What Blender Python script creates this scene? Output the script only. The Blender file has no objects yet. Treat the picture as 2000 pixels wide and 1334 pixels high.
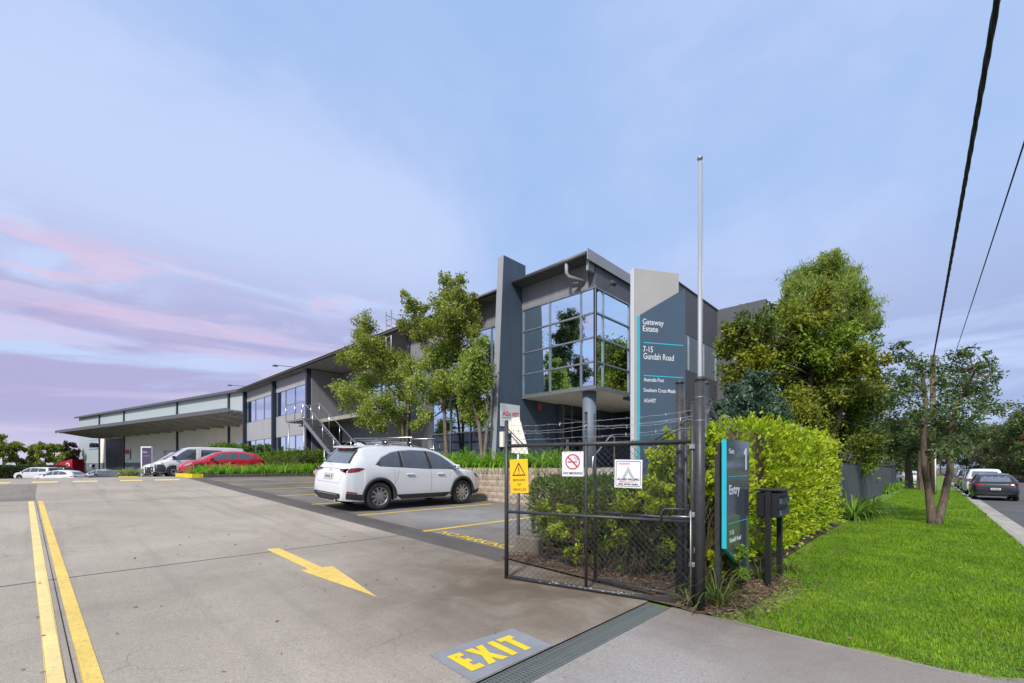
import bpy, bmesh, math, random
import numpy as np
from mathutils import Vector, Matrix
from mathutils.bvhtree import BVHTree
R = math.radians
SC = bpy.context.scene
COL = SC.collection

# ------------------------------------------------------------------ camera, sky, sun, exposure
F, HZ, CAMH, PSI = 870.0, 910.0, 1.45, R(46.44)
cd_ = bpy.data.cameras.new('camera'); cam = bpy.data.objects.new('camera', cd_); COL.objects.link(cam)
cam.location = (0, 0, CAMH); cam.rotation_euler = (R(90), 0, -PSI)
cd_.sensor_width = 36.0; cd_.lens = F / 2000 * 36; cd_.shift_y = (HZ - 667) / 2000; cd_.clip_end = 3000; cd_.clip_start = .05
SC.camera = cam
SUN_AZ = math.atan2(-.80, -.32)      # the sun stands to the driveway's far side, behind the photographer
SUN_EL = R(44)
sx, sy, sz = math.sin(SUN_AZ) * math.cos(SUN_EL), math.cos(SUN_AZ) * math.cos(SUN_EL), math.sin(SUN_EL)
sl = bpy.data.lights.new('sun', 'SUN'); so = bpy.data.objects.new('sun', sl); COL.objects.link(so)
sl.energy = 2.9; sl.angle = R(7); sl.color = (1.0, .95, .87)
so.rotation_euler = Vector((sx, sy, sz)).to_track_quat('Z', 'Y').to_euler(); so.location = (0, 0, 60)
SC.view_settings.view_transform = 'Standard'; SC.view_settings.look = 'None'
SC.view_settings.exposure = 0.62; SC.view_settings.gamma = 1.0; SC.view_settings.use_curve_mapping = False
SC.render.engine = 'CYCLES'; SC.cycles.max_bounces = 7; SC.cycles.transparent_max_bounces = 6
SC.cycles.use_denoising = True; SC.cycles.caustics_reflective = False; SC.cycles.caustics_refractive = False

wd = bpy.data.worlds.new('World'); SC.world = wd; wd.use_nodes = True
def build_sky():
    nt = wd.node_tree; N = nt.nodes; L = nt.links
    for n in list(N): N.remove(n)
    def nd(t, **k):
        n = N.new(t)
        for a, b in k.items():
            if a.startswith('i_'): n.inputs[int(a[2:])].default_value = b
            else: setattr(n, a, b)
        return n
    out = nd('ShaderNodeOutputWorld'); bg = nd('ShaderNodeBackground'); bg.inputs[1].default_value = .098
    sky = nd('ShaderNodeTexSky', sky_type='NISHITA', sun_disc=False, sun_elevation=SUN_EL, sun_rotation=SUN_AZ, altitude=60, air_density=1.0, dust_density=1.2, ozone_density=2.0)
    tc = nd('ShaderNodeTexCoord'); sep = nd('ShaderNodeSeparateXYZ'); L.new(tc.outputs['Generated'], sep.inputs[0])
    # a flat cloud layer: direction divided by its own height above the horizon
    zz = nd('ShaderNodeMath', operation='MAXIMUM', i_1=0.0); L.new(sep.outputs[2], zz.inputs[0])
    za = nd('ShaderNodeMath', operation='ADD', i_1=.13); L.new(zz.outputs[0], za.inputs[0])
    dv = nd('ShaderNodeVectorMath', operation='DIVIDE'); cz = nd('ShaderNodeCombineXYZ')
    for i in range(3): L.new(za.outputs[0], cz.inputs[i])
    L.new(tc.outputs['Generated'], dv.inputs[0]); L.new(cz.outputs[0], dv.inputs[1])
    def cloud(scale, rot, stretch, lo, hi, det, dist, seed):
        mp = nd('ShaderNodeMapping'); mp.inputs['Rotation'].default_value = (0, 0, rot); mp.inputs['Scale'].default_value = (stretch, 1, 0); mp.inputs['Location'].default_value = (seed, seed * .7, seed)
        L.new(dv.outputs[0], mp.inputs[0])
        nz = nd('ShaderNodeTexNoise'); nz.inputs['Scale'].default_value = scale; nz.inputs['Detail'].default_value = det; nz.inputs['Roughness'].default_value = .58; nz.inputs['Distortion'].default_value = dist
        L.new(mp.outputs[0], nz.inputs['Vector'])
        mr = nd('ShaderNodeMapRange', interpolation_type='SMOOTHSTEP'); mr.inputs[1].default_value = lo; mr.inputs[2].default_value = hi
        L.new(nz.outputs[0], mr.inputs[0]); return mr.outputs[0]
    def mixc(a, b, f):
        m = nd('ShaderNodeMix', data_type='RGBA'); 
        if isinstance(f, float): m.inputs[0].default_value = f
        else: L.new(f, m.inputs[0])
        for s, v in ((6, a), (7, b)):
            if isinstance(v, tuple): m.inputs[s].default_value = v + (1,)
            else: L.new(v, m.inputs[s])
        return m.outputs[2]
    def mul(a, b):
        m = nd('ShaderNodeMath', operation='MULTIPLY'); L.new(a, m.inputs[0])
        if isinstance(b, float): m.inputs[1].default_value = b
        else: L.new(b, m.inputs[1])
        return m.outputs[0]
    # thin overall veil turns the clear-sky blue into a soft lavender blue
    base = mixc(sky.outputs[0], (2.7, 3.9, 6.3), .88)
    low = nd('ShaderNodeMapRange', interpolation_type='SMOOTHSTEP'); low.inputs[1].default_value = .44; low.inputs[2].default_value = .22; L.new(sep.outputs[2], low.inputs[0])
    # towards the driveway's far end the evening tint of the cloud deck is pinker
    dt = nd('ShaderNodeVectorMath', operation='DOT_PRODUCT'); L.new(tc.outputs['Generated'], dt.inputs[0]); dt.inputs[1].default_value = (-.29, .957, 0)
    side = nd('ShaderNodeMapRange', interpolation_type='SMOOTHSTEP'); side.inputs[1].default_value = .25; side.inputs[2].default_value = 1.0; L.new(dt.outputs['Value'], side.inputs[0])
    def layer(sc3, scale, lo, hi, det, dist, loc):
        mp = nd('ShaderNodeMapping'); mp.inputs['Scale'].default_value = sc3; mp.inputs['Location'].default_value = loc; mp.inputs['Rotation'].default_value = (.05, -.04, 0); L.new(tc.outputs['Generated'], mp.inputs[0])
        nz = nd('ShaderNodeTexNoise'); nz.inputs['Scale'].default_value = scale; nz.inputs['Detail'].default_value = det; nz.inputs['Roughness'].default_value = .55; nz.inputs['Distortion'].default_value = dist; L.new(mp.outputs[0], nz.inputs['Vector'])
        mr = nd('ShaderNodeMapRange', interpolation_type='SMOOTHSTEP'); mr.inputs[1].default_value = lo; mr.inputs[2].default_value = hi; L.new(nz.outputs[0], mr.inputs[0]); return mr.outputs[0]
    def band(a, b, c_, d):
        up = nd('ShaderNodeMapRange', interpolation_type='SMOOTHSTEP'); up.inputs[1].default_value = a; up.inputs[2].default_value = b; L.new(sep.outputs[2], up.inputs[0])
        dn = nd('ShaderNodeMapRange', interpolation_type='SMOOTHSTEP'); dn.inputs[1].default_value = d; dn.inputs[2].default_value = c_; L.new(sep.outputs[2], dn.inputs[0]); return mul(up.outputs[0], dn.outputs[0])
    veil = layer((1, 1, 1.6), 1.25, .33, .62, 6, .35, (.6, 2.4, 1.2))
    c1 = mixc(base, (3.95, 4.6, 6.5), mul(veil, .85))
    lav = mixc((2.6, 3.2, 5.1), (3.0, 2.85, 4.6), side.outputs[0])
    bank = layer((1, 1, 4.2), 2.3, .38, .50, 10, .45, (7.7, 2.2, .3))
    c2 = mixc(c1, lav, mul(mul(bank, low.outputs[0]), .92))
    pale = mixc((3.3, 4.05, 6.0), (4.4, 3.95, 5.55), side.outputs[0])
    wisp = layer((1, 1, 7.5), 2.6, .47, .60, 10, .6, (1.9, 5.2, 2.0))
    c2 = mixc(c2, pale, mul(mul(wisp, low.outputs[0]), .75))
    pink = layer((1, 1, 5.0), 5.2, .52, .62, 10, .5, (2.1, 3.3, 4.3))
    c2 = mixc(c2, (5.4, 3.85, 5.0), mul(mul(mul(pink, band(.20, .27, .32, .37)), side.outputs[0]), .5))
    c3 = mixc(c2, mixc((3.0, 3.7, 5.6), (4.5, 4.4, 5.6), side.outputs[0]), mul(band(-.2, -.1, .01, .09), .85))
    L.new(c3, bg.inputs[0]); L.new(bg.outputs[0], out.inputs[0])
build_sky()

# ------------------------------------------------------------------ the lie of the land (x runs along the street, y along the driveway)
_TB = [(-500, 0), (2.3, 0), (24, .889), (27, .93), (30, .88), (37, .74), (47, .40), (58, -.30), (66, -.45), (900, -.45)]
_g = np.linspace(-20, 120, 2801)
_z = np.interp(_g, [t[0] for t in _TB], [t[1] for t in _TB]); _z = np.convolve(np.pad(_z, 30, mode='edge'), np.ones(61) / 61, 'valid')
def hy(y): return float(np.interp(y, _g, _z))
def hs(x, y):
    k = min(1, max(0, (6 - y) / 4)); return -.009 * min(max(x - 5, 0), 90) * k
def h(x, y): return hy(y) + hs(x, y)
_fx, _fy, _rx, _ry = math.sin(PSI), math.cos(PSI), math.cos(PSI), -math.sin(PSI)
def ray(px, py): k = (px - 1000) / F; return (_rx * k + _fx, _ry * k + _fy, (HZ - py) / F)
def on_x(px, py, x): d = ray(px, py); t = x / d[0]; return Vector((x, d[1] * t, CAMH + d[2] * t))
def on_y(px, py, y): d = ray(px, py); t = y / d[1]; return Vector((d[0] * t, y, CAMH + d[2] * t))
def at_depth(px, py, t): d = ray(px, py); return Vector((d[0] * t, d[1] * t, CAMH + d[2] * t))

# ------------------------------------------------------------------ materials
MATS = {}
def mat(name, col, rough=.6, metal=0.0, col2=None, var=.12, scale=4.0, bump=0.0, bscale=60.0, spec=.5, island=0.0, trans=0.0, coat=0.0, emit=None, stretch=None, speck=None, contrast=(.35, .65)):
    """procedural principled material: two colours blended by noise, fine bump, optional per-piece variation"""
    m = bpy.data.materials.new(name); m.use_nodes = True; MATS[name] = m
    nt = m.node_tree; N = nt.nodes; L = nt.links; P = N['Principled BSDF']
    P.inputs['Roughness'].default_value = rough; P.inputs['Metallic'].default_value = metal
    P.inputs['Specular IOR Level'].default_value = spec; P.inputs['Coat Weight'].default_value = coat; P.inputs['Coat Roughness'].default_value = .04
    c1 = tuple(col) + (1,); c2 = tuple(col2) + (1,) if col2 else tuple(min(1, c * (1 - var * 2)) for c in col) + (1,)
    tc = N.new('ShaderNodeTexCoord'); src = tc.outputs['Object']
    if stretch:
        mp = N.new('ShaderNodeMapping'); mp.inputs['Scale'].default_value = stretch; L.new(src, mp.inputs[0]); src = mp.outputs[0]
    nz = N.new('ShaderNodeTexNoise'); nz.inputs['Scale'].default_value = scale; nz.inputs['Detail'].default_value = 6; nz.inputs['Roughness'].default_value = .62
    L.new(src, nz.inputs['Vector'])
    mr = N.new('ShaderNodeMapRange'); mr.inputs[1].default_value = contrast[0]; mr.inputs[2].default_value = contrast[1]; L.new(nz.outputs[0], mr.inputs[0])
    mx = N.new('ShaderNodeMix'); mx.data_type = 'RGBA'; mx.inputs[6].default_value = c1; mx.inputs[7].default_value = c2; L.new(mr.outputs[0], mx.inputs[0])
    cur = mx.outputs[2]
    if speck:
        n3 = N.new('ShaderNodeTexNoise'); n3.inputs['Scale'].default_value = speck[0]; n3.inputs['Detail'].default_value = 3; L.new(src, n3.inputs['Vector'])
        r3 = N.new('ShaderNodeMapRange'); r3.inputs[1].default_value = .35; r3.inputs[2].default_value = .65; r3.inputs[3].default_value = 1 - speck[1]; r3.inputs[4].default_value = 1 + speck[1]; L.new(n3.outputs[0], r3.inputs[0])
        v3 = N.new('ShaderNodeMix'); v3.data_type = 'RGBA'; v3.blend_type = 'MULTIPLY'; v3.inputs[0].default_value = 1; L.new(cur, v3.inputs[6]); L.new(r3.outputs[0], v3.inputs[7]); cur = v3.outputs[2]
    if island:
        ge = N.new('ShaderNodeNewGeometry'); hv = N.new('ShaderNodeHueSaturation')
        r1 = N.new('ShaderNodeMapRange'); r1.inputs[3].default_value = 1 - island; r1.inputs[4].default_value = 1 + island
        L.new(ge.outputs['Random Per Island'], r1.inputs[0]); L.new(r1.outputs[0], hv.inputs['Value']); L.new(cur, hv.inputs['Color'])
        mm = N.new('ShaderNodeMath'); mm.operation = 'MULTIPLY'; mm.inputs[1].default_value = 7.31; L.new(ge.outputs['Random Per Island'], mm.inputs[0])
        fr = N.new('ShaderNodeMath'); fr.operation = 'FRACT'; L.new(mm.outputs[0], fr.inputs[0])
        r2 = N.new('ShaderNodeMapRange'); r2.inputs[3].default_value = .5 - island * .05; r2.inputs[4].default_value = .5 + island * .05; L.new(fr.outputs[0], r2.inputs[0]); L.new(r2.outputs[0], hv.inputs['Hue'])
        cur = hv.outputs[0]
    L.new(cur, P.inputs['Base Color'])
    if bump:
        n2 = N.new('ShaderNodeTexNoise'); n2.inputs['Scale'].default_value = bscale; n2.inputs['Detail'].default_value = 4; L.new(src, n2.inputs['Vector'])
        bp = N.new('ShaderNodeBump'); bp.inputs['Strength'].default_value = bump; bp.inputs['Distance'].default_value = .02; L.new(n2.outputs[0], bp.inputs['Height']); L.new(bp.outputs[0], P.inputs['Normal'])
    if trans:
        tr = N.new('ShaderNodeBsdfTranslucent'); L.new(cur, tr.inputs[0]); ms = N.new('ShaderNodeMixShader'); ms.inputs[0].default_value = trans
        L.new(P.outputs[0], ms.inputs[1]); L.new(tr.outputs[0], ms.inputs[2]); L.new(ms.outputs[0], N['Material Output'].inputs[0])
    if emit:
        P.inputs['Emission Color'].default_value = tuple(emit[0]) + (1,); P.inputs['Emission Strength'].default_value = emit[1]
    return m

def concrete(name, c1, c2, stain=None, crack=0.0, seed=0.0, broom=0.0):
    """weathered slab concrete: tone drift, grain, pits, hairline cracks, a brown dirt wash where given as (x, y, radius)"""
    m = bpy.data.materials.new(name); m.use_nodes = True; MATS[name] = m
    nt = m.node_tree; N = nt.nodes; L = nt.links; P = N['Principled BSDF']; P.inputs['Roughness'].default_value = .88; P.inputs['Specular IOR Level'].default_value = .25
    tc = N.new('ShaderNodeTexCoord'); mp = N.new('ShaderNodeMapping'); mp.inputs['Location'].default_value = (seed, seed * 1.3, 0); L.new(tc.outputs['Object'], mp.inputs[0]); src = mp.outputs[0]
    def noise(s, d, dist=0, v=src):
        n = N.new('ShaderNodeTexNoise'); n.inputs['Scale'].default_value = s; n.inputs['Detail'].default_value = d; n.inputs['Distortion'].default_value = dist; n.inputs['Roughness'].default_value = .6; L.new(v, n.inputs['Vector']); return n.outputs[0]
    def rng(v, a, b, c=0.0, d=1.0):
        n = N.new('ShaderNodeMapRange'); n.inputs[1].default_value = a; n.inputs[2].default_value = b; n.inputs[3].default_value = c; n.inputs[4].default_value = d; L.new(v, n.inputs[0]); return n.outputs[0]
    def mix(a, b, f, mode='MIX'):
        n = N.new('ShaderNodeMix'); n.data_type = 'RGBA'; n.blend_type = mode
        if isinstance(f, float): n.inputs[0].default_value = f
        else: L.new(f, n.inputs[0])
        for s, v in ((6, a), (7, b)):
            if isinstance(v, tuple): n.inputs[s].default_value = v + (1,)
            else: L.new(v, n.inputs[s])
        return n.outputs[2]
    def math_(op, a, b):
        n = N.new('ShaderNodeMath'); n.operation = op; L.new(a, n.inputs[0])
        if isinstance(b, float): n.inputs[1].default_value = b
        else: L.new(b, n.inputs[1])
        return n.outputs[0]
    cur = mix(c1, c2, rng(noise(.45, 7, .8), .36, .64))
    cur = mix(cur, tuple(v * .72 for v in c2), rng(noise(1.9, 8, .4), .54, .74, 0, .35))
    g = math_('MULTIPLY', rng(noise(150, 2), .3, .7, .66, 1.3), rng(noise(42, 3), .3, .7, .88, 1.1)); gg = N.new('ShaderNodeCombineColor')
    for i in range(3): L.new(g, gg.inputs[i])
    cur = mix(cur, gg.outputs[0], 1.0, 'MULTIPLY')
    mpw = N.new('ShaderNodeMapping'); mpw.inputs['Scale'].default_value = (.5, 2.6, 1); L.new(src, mpw.inputs[0])
    cur = mix(cur, tuple(v * 1.12 for v in c1), rng(noise(2.2, 6, .3, mpw.outputs[0]), .55, .75, 0, .25))
    cur = mix(cur, tuple(v * .4 for v in c2), rng(noise(30, 2), .68, .73, 0, .75))            # pits and dark chips
    mt_ = N.new('ShaderNodeMapping'); mt_.inputs['Scale'].default_value = (2.4, .10, 1); L.new(src, mt_.inputs[0])
    cur = mix(cur, tuple(v * .6 for v in c2), rng(noise(1.3, 5, .2, mt_.outputs[0]), .52, .72, 0, .42))     # tyre-darkened lanes
    if crack:
        wv = N.new('ShaderNodeVectorMath'); wv.operation = 'ADD'; nn = N.new('ShaderNodeTexNoise'); nn.inputs['Scale'].default_value = 1.6; nn.inputs['Detail'].default_value = 6; L.new(src, nn.inputs['Vector'])
        sc = N.new('ShaderNodeVectorMath'); sc.operation = 'SCALE'; sc.inputs['Scale'].default_value = .9; L.new(nn.outputs['Color'], sc.inputs[0]); L.new(src, wv.inputs[0]); L.new(sc.outputs[0], wv.inputs[1])
        vo = N.new('ShaderNodeTexVoronoi'); vo.feature = 'DISTANCE_TO_EDGE'; vo.inputs['Scale'].default_value = .75; L.new(wv.outputs[0], vo.inputs['Vector'])
        ck = math_('MULTIPLY', rng(vo.outputs['Distance'], .0, .007, 1, 0), rng(noise(.7, 3), .46, .6))
        cur = mix(cur, tuple(v * .35 for v in c2), math_('MULTIPLY', ck, float(crack)))
    if stain:
        for sx_, sy_, sr, k, sc_ in stain:
            vd = N.new('ShaderNodeVectorMath'); vd.operation = 'DISTANCE'; vd.inputs[1].default_value = (sx_, sy_, 0)
            fl = N.new('ShaderNodeVectorMath'); fl.operation = 'MULTIPLY'; fl.inputs[1].default_value = (1, 1, 0); L.new(tc.outputs['Object'], fl.inputs[0]); L.new(fl.outputs[0], vd.inputs[0])
            fall = rng(vd.outputs['Value'], sr * .25, sr, 1, 0)
            cur = mix(cur, sc_, math_('MULTIPLY', math_('MULTIPLY', fall, rng(noise(1.5, 7, .6), .05, .6)), float(k)))
    L.new(cur, P.inputs['Base Color'])
    b = N.new('ShaderNodeBump'); b.inputs['Strength'].default_value = .35; b.inputs['Distance'].default_value = .006
    L.new(noise(90, 5), b.inputs['Height']); L.new(b.outputs[0], P.inputs['Normal'])
    return m

def paint(name, col, under, wear=.55):
    """road paint with worn, chipped patches that let the slab show"""
    m = mat(name, col, .75, 0, tuple(c * .82 for c in col), scale=3, bump=.15, bscale=120, spec=.3)
    nt = m.node_tree; N = nt.nodes; L = nt.links; P = N['Principled BSDF']; old = P.inputs['Base Color'].links[0].from_socket
    tc = N.new('ShaderNodeTexCoord'); n = N.new('ShaderNodeTexNoise'); n.inputs['Scale'].default_value = 38; n.inputs['Detail'].default_value = 7; n.inputs['Roughness'].default_value = .7; L.new(tc.outputs['Object'], n.inputs['Vector'])
    r = N.new('ShaderNodeMapRange'); r.inputs[1].default_value = wear; r.inputs[2].default_value = wear + .12; r.inputs[4].default_value = .8; L.new(n.outputs[0], r.inputs[0])
    x = N.new('ShaderNodeMix'); x.data_type = 'RGBA'; L.new(r.outputs[0], x.inputs[0]); L.new(old, x.inputs[6]); x.inputs[7].default_value = tuple(under) + (1,); L.new(x.outputs[2], P.inputs['Base Color'])
    return m

concrete('slab', (.405, .355, .29), (.325, .282, .226), stain=[(4.2, 3.4, 2.9, 1.0, (.115, .080, .050)), (4.6, 6.0, 2.2, .7, (.14, .115, .09)), (3.2, 3.4, 1.8, .5, (.14, .118, .092)), (1.2, 5.5, 2.6, .35, (.17, .15, .12))], crack=.5)
concrete('slab_dark', (.25, .225, .185), (.19, .17, .14), seed=9, crack=.4)
concrete('apron', (.36, .335, .305), (.27, .245, .215), stain=[(4.4, 1.2, 1.5, .7, (.16, .125, .10)), (4.2, .0, 1.6, .4, (.2, .165, .13))], crack=.3, seed=4)
concrete('bay_asphalt', (.215, .19, .165), (.135, .12, .106), crack=.5, seed=14, stain=[(7.2, 8.2, 2.6, .55, (.34, .34, .345))])
concrete('gutter_asphalt', (.135, .122, .112), (.10, .09, .082), seed=21)
concrete('road_asphalt', (.125, .122, .122), (.09, .088, .088), seed=3, crack=.4)
concrete('kerb_concrete', (.42, .39, .34), (.30, .28, .24), seed=5)
concrete('render_grey', (.30, .30, .30), (.26, .26, .26), seed=6)
mat('soil', (.13, .088, .058), .95, 0, (.07, .048, .033), scale=9, bump=.9, bscale=30, speck=(60, .5))
mat('turf_ground', (.16, .26, .018), .95, 0, (.10, .17, .016), scale=2.2, bump=.7, bscale=40, speck=(50, .5))
mat('scrub_ground', (.13, .12, .06), .95, 0, (.08, .10, .035), scale=.4, bump=.5, bscale=20, speck=(8, .4))
paint('yellow_paint', (.80, .56, .13), (.30, .27, .22), .53)
paint('pale_yellow_paint', (.82, .63, .26), (.32, .29, .24), .55)
paint('bright_yellow_paint', (.84, .60, .03), (.26, .25, .24), .60)
paint('thin_yellow_paint', (.74, .52, .05), (.18, .17, .15), .60)
paint('grey_patch_paint', (.26, .27, .285), (.3, .28, .25), .70)
mat('joint_black', (.035, .032, .03), .9)
mat('pole_grey', (.36, .37, .39), .45, .1, (.31, .32, .34), scale=3, stretch=(1, 1, .2))
mat('galv', (.42, .44, .45), .45, .85, (.30, .32, .33), scale=8)
concrete('old_concrete', (.24, .21, .165), (.13, .115, .085), seed=33)
mat('grate_steel', (.25, .28, .27), .5, .35, (.16, .18, .175), scale=5)
mat('letterbox_black', (.014, .015, .016), .4, 0, (.02, .02, .021), scale=8)
mat('column_blue', (.14, .175, .22), .6, 0, (.12, .15, .19), scale=1.2)
mat('black_steel', (.036, .038, .043), .45, .1, (.055, .054, .054), scale=14, bump=.1, bscale=80)
mat('wire', (.10, .102, .108), .5, .5)
mat('barb', (.45, .46, .47), .45, .8)
mat('stainless', (.60, .60, .58), .28, .95, (.5, .5, .48))
mat('wall_mid', (.225, .225, .24), .8, 0, (0.194, 0.194, 0.206), scale=2.2, stretch=(1.4, 1.4, .10), speck=(7, .05), bump=.06, contrast=(.3, .75))
mat('wall_dark', (.105, .108, .122), .8, 0, (0.09, 0.093, 0.105), scale=2.2, stretch=(1.4, 1.4, .10), speck=(7, .05), bump=.06, contrast=(.3, .75))
mat('wall_light', (.36, .355, .37), .8, 0, (0.31, 0.305, 0.318), scale=2.2, stretch=(1.4, 1.4, .10), speck=(7, .05), bump=.06, contrast=(.3, .75))
mat('teal_wall', (.062, .092, .134), .7, 0, (.046, .070, .102), scale=1.6, stretch=(1.2, 1.2, .12), speck=(6, .06), contrast=(.3, .75))
mat('fin_edge', (.30, .31, .34), .7, 0, (.26, .27, .30), scale=.8)
mat('navy_steel', (.025, .034, .055), .5, .2)
mat('roof_metal', (.16, .165, .175), .45, .4, (.13, .133, .14), scale=1.2)
mat('gutter_metal', (.11, .105, .10), .5, .3)
mat('ochre_edge', (.24, .165, .04), .6, .2, (.17, .12, .05), scale=3)
mat('mullion', (.36, .38, .41), .4, .7)
mat('soffit', (.66, .63, .58), .85, 0, (.60, .57, .52), scale=.9)
mat('coated_glass', (.72, .88, .97), .012, 1.0, (.70, .86, .955), scale=.3)
mat('dark_glass', (.02, .035, .05), .03, 0, spec=1.0)
mat('shop_glass', (.06, .085, .10), .03, .55, spec=.9)
mat('warehouse_cream', (.86, .815, .72), .85, 0, (.80, .75, .66), scale=.5)
mat('warehouse_dado', (.18, .19, .20), .8, 0, (.15, .155, .165), scale=.5)
mat('white_paint', (.80, .80, .81), .4, 0, (.76, .76, .77), scale=2)
mat('sign_white', (.72, .73, .76), .45, 0, (.68, .69, .72), scale=1.5)
mat('sign_white_shaded', (.42, .405, .385), .55, 0, (.38, .365, .345), scale=1.2)  # white slab's street-facing side, its shade mixed into the colour
mat('sign_slate', (.066, .104, .148), .42, 0, (.060, .095, .136), scale=1.5, spec=.5)
mat('sign_slate_gloss', (.07, .085, .10), .10, 0, (.066, .08, .094), scale=1.5, spec=1.0, coat=.5)
mat('cyan', (.03, .50, .62), .4, 0, (.03, .46, .58))
mat('sign_yellow', (.86, .52, .01), .45, 0, (.82, .48, .01), scale=6)
mat('ink_black', (.015, .014, .014), .6)
mat('ink_brown', (.05, .028, .01), .6)
mat('ink_red', (.72, .03, .09), .5)
mat('ink_pink', (.80, .33, .40), .6)
mat('ink_grey', (.46, .46, .48), .6)
mat('ink_green', (.02, .36, .24), .6)
mat('sign_red', (.62, .05, .06), .6)
mat('block', (.47, .385, .30), .92, 0, (.38, .30, .225), scale=3.5, bump=.9, bscale=26, speck=(30, .22))
mat('mortar', (.16, .13, .105), .95)
mat('bark', (.17, .125, .09), .95, 0, (.065, .048, .036), scale=7, bump=1.0, bscale=16, stretch=(3, 3, .5))
mat('bark_pale', (.24, .19, .14), .95, 0, (.12, .09, .065), scale=9, bump=.8, bscale=22, stretch=(2.5, 2.5, .5))
mat('twig', (.10, .068, .04), .95, 0, (.06, .042, .026), scale=12, bump=.8, bscale=40)
mat('pole_timber', (.20, .12, .085), .9, 0, (.12, .08, .06), scale=5, bump=.5, bscale=25, stretch=(3, 3, .3))
mat('cable', (.012, .012, .013), .6)
mat('red_pvc', (.7, .06, .03), .5)
def leaf(n, c, c2=None, isl=.35, tr=.35, rough=.5): mat(n, c, rough, 0, c2 or tuple(v * .6 for v in c), scale=1.3, island=isl, trans=tr, spec=.4)
leaf('leaf_lime', (.52, .60, .03), (.34, .48, .025), .45, .5)
leaf('leaf_box', (.10, .165, .035), (.18, .24, .035), .5, .4)
leaf('leaf_photinia', (.42, .50, .04), (.17, .27, .032), .5, .45)
leaf('leaf_hedge', (.20, .33, .032), (.12, .225, .026), .4, .42)
leaf('leaf_strap', (.30, .52, .04), (.17, .37, .03), .35, .5, .4)
leaf('leaf_strap_dull', (.34, .40, .15), (.22, .30, .09), .35, .4, .4)
leaf('leaf_gum', (.36, .40, .06), (.22, .28, .05), .42, .48)
leaf('leaf_gum_bright', (.42, .50, .10), (.27, .37, .07), .42, .48)
leaf('leaf_olive', (.34, .36, .03), (.18, .23, .03), .5, .45)
leaf('leaf_fresh', (.27, .38, .035), (.17, .27, .03), .45, .45)
leaf('leaf_olive_dark', (.17, .22, .03), (.10, .145, .026), .5, .42)
leaf('leaf_willow', (.34, .42, .07), (.23, .32, .055), .4, .5)
leaf('leaf_blue', (.11, .19, .105), (.06, .115, .065), .5, .38, .45)
leaf('leaf_dark', (.12, .165, .048), (.075, .115, .036), .5, .42)
leaf('leaf_verge', (.16, .23, .07), (.10, .155, .05), .5, .45)
leaf('leaf_scrub', (.18, .18, .05), (.10, .115, .036), .5, .4)
leaf('leaf_rust', (.20, .095, .025), (.10, .06, .02), .5, .3)
leaf('leaf_purple', (.10, .04, .045), (.055, .055, .025), .5, .3)
leaf('leaf_litter', (.22, .15, .085), (.13, .085, .05), .5, .1, .8)
leaf('grass_blade', (.27, .43, .012), (.135, .27, .012), .4, .45, .5)
leaf('grass_dry', (.30, .25, .10), (.2, .16, .06), .35, .3, .7)
leaf('rank_grass', (.11, .17, .03), (.17, .19, .06), .4, .4, .6)

# ------------------------------------------------------------------ object helpers
def empty(name, loc=(0, 0, 0), rz=0.0, parent=None):
    o = bpy.data.objects.new(name, None); COL.objects.link(o); o.location = loc; o.rotation_euler = (0, 0, rz); o.empty_display_size = .1
    if parent: o.parent = parent
    return o
def tag(o, label=None, cat=None, group=None, kind=None):
    if label: o['label'] = label
    if cat: o['category'] = cat
    if group: o['group'] = group
    if kind: o['kind'] = kind
    return o
def thing(name, label, cat, loc=(0, 0, 0), rz=0.0, group=None): return tag(empty(name, loc, rz), label, cat, group)
def copy_tree(o, parent=None):
    c = o.copy(); COL.objects.link(c); c.parent = parent
    for ch in list(o.children): copy_tree(ch, c)
    return c
def meshobj(name, V, Fc, m, parent=None, smooth=False, loc=None):
    me = bpy.data.meshes.new(name); me.from_pydata([tuple(v) for v in V], [], Fc); me.update()
    ms = m if isinstance(m, (list, tuple)) else [m]
    for q in ms: me.materials.append(MATS[q] if isinstance(q, str) else q)
    if smooth:
        me.polygons.foreach_set('use_smooth', [True] * len(me.polygons))
    o = bpy.data.objects.new(name, me); COL.objects.link(o)
    if parent: o.parent = parent
    if loc: o.location = loc
    return o
def npmesh(name, V, quads, m, parent=None):
    """big quad soup straight from numpy"""
    me = bpy.data.meshes.new(name); n = len(quads); k = quads.shape[1]
    me.vertices.add(len(V)); me.vertices.foreach_set('co', np.ascontiguousarray(V, dtype=np.float32).ravel())
    me.loops.add(n * k); me.loops.foreach_set('vertex_index', np.ascontiguousarray(quads, dtype=np.int32).ravel())
    me.polygons.add(n); me.polygons.foreach_set('loop_start', np.arange(0, n * k, k, dtype=np.int32))
    try: me.polygons.foreach_set('loop_total', np.full(n, k, dtype=np.int32))
    except Exception: pass
    me.update(calc_edges=True); me.materials.append(MATS[m]); me.polygons.foreach_set('use_smooth', [True] * n)
    o = bpy.data.objects.new(name, me); COL.objects.link(o)
    if parent: o.parent = parent
    return o
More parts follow.
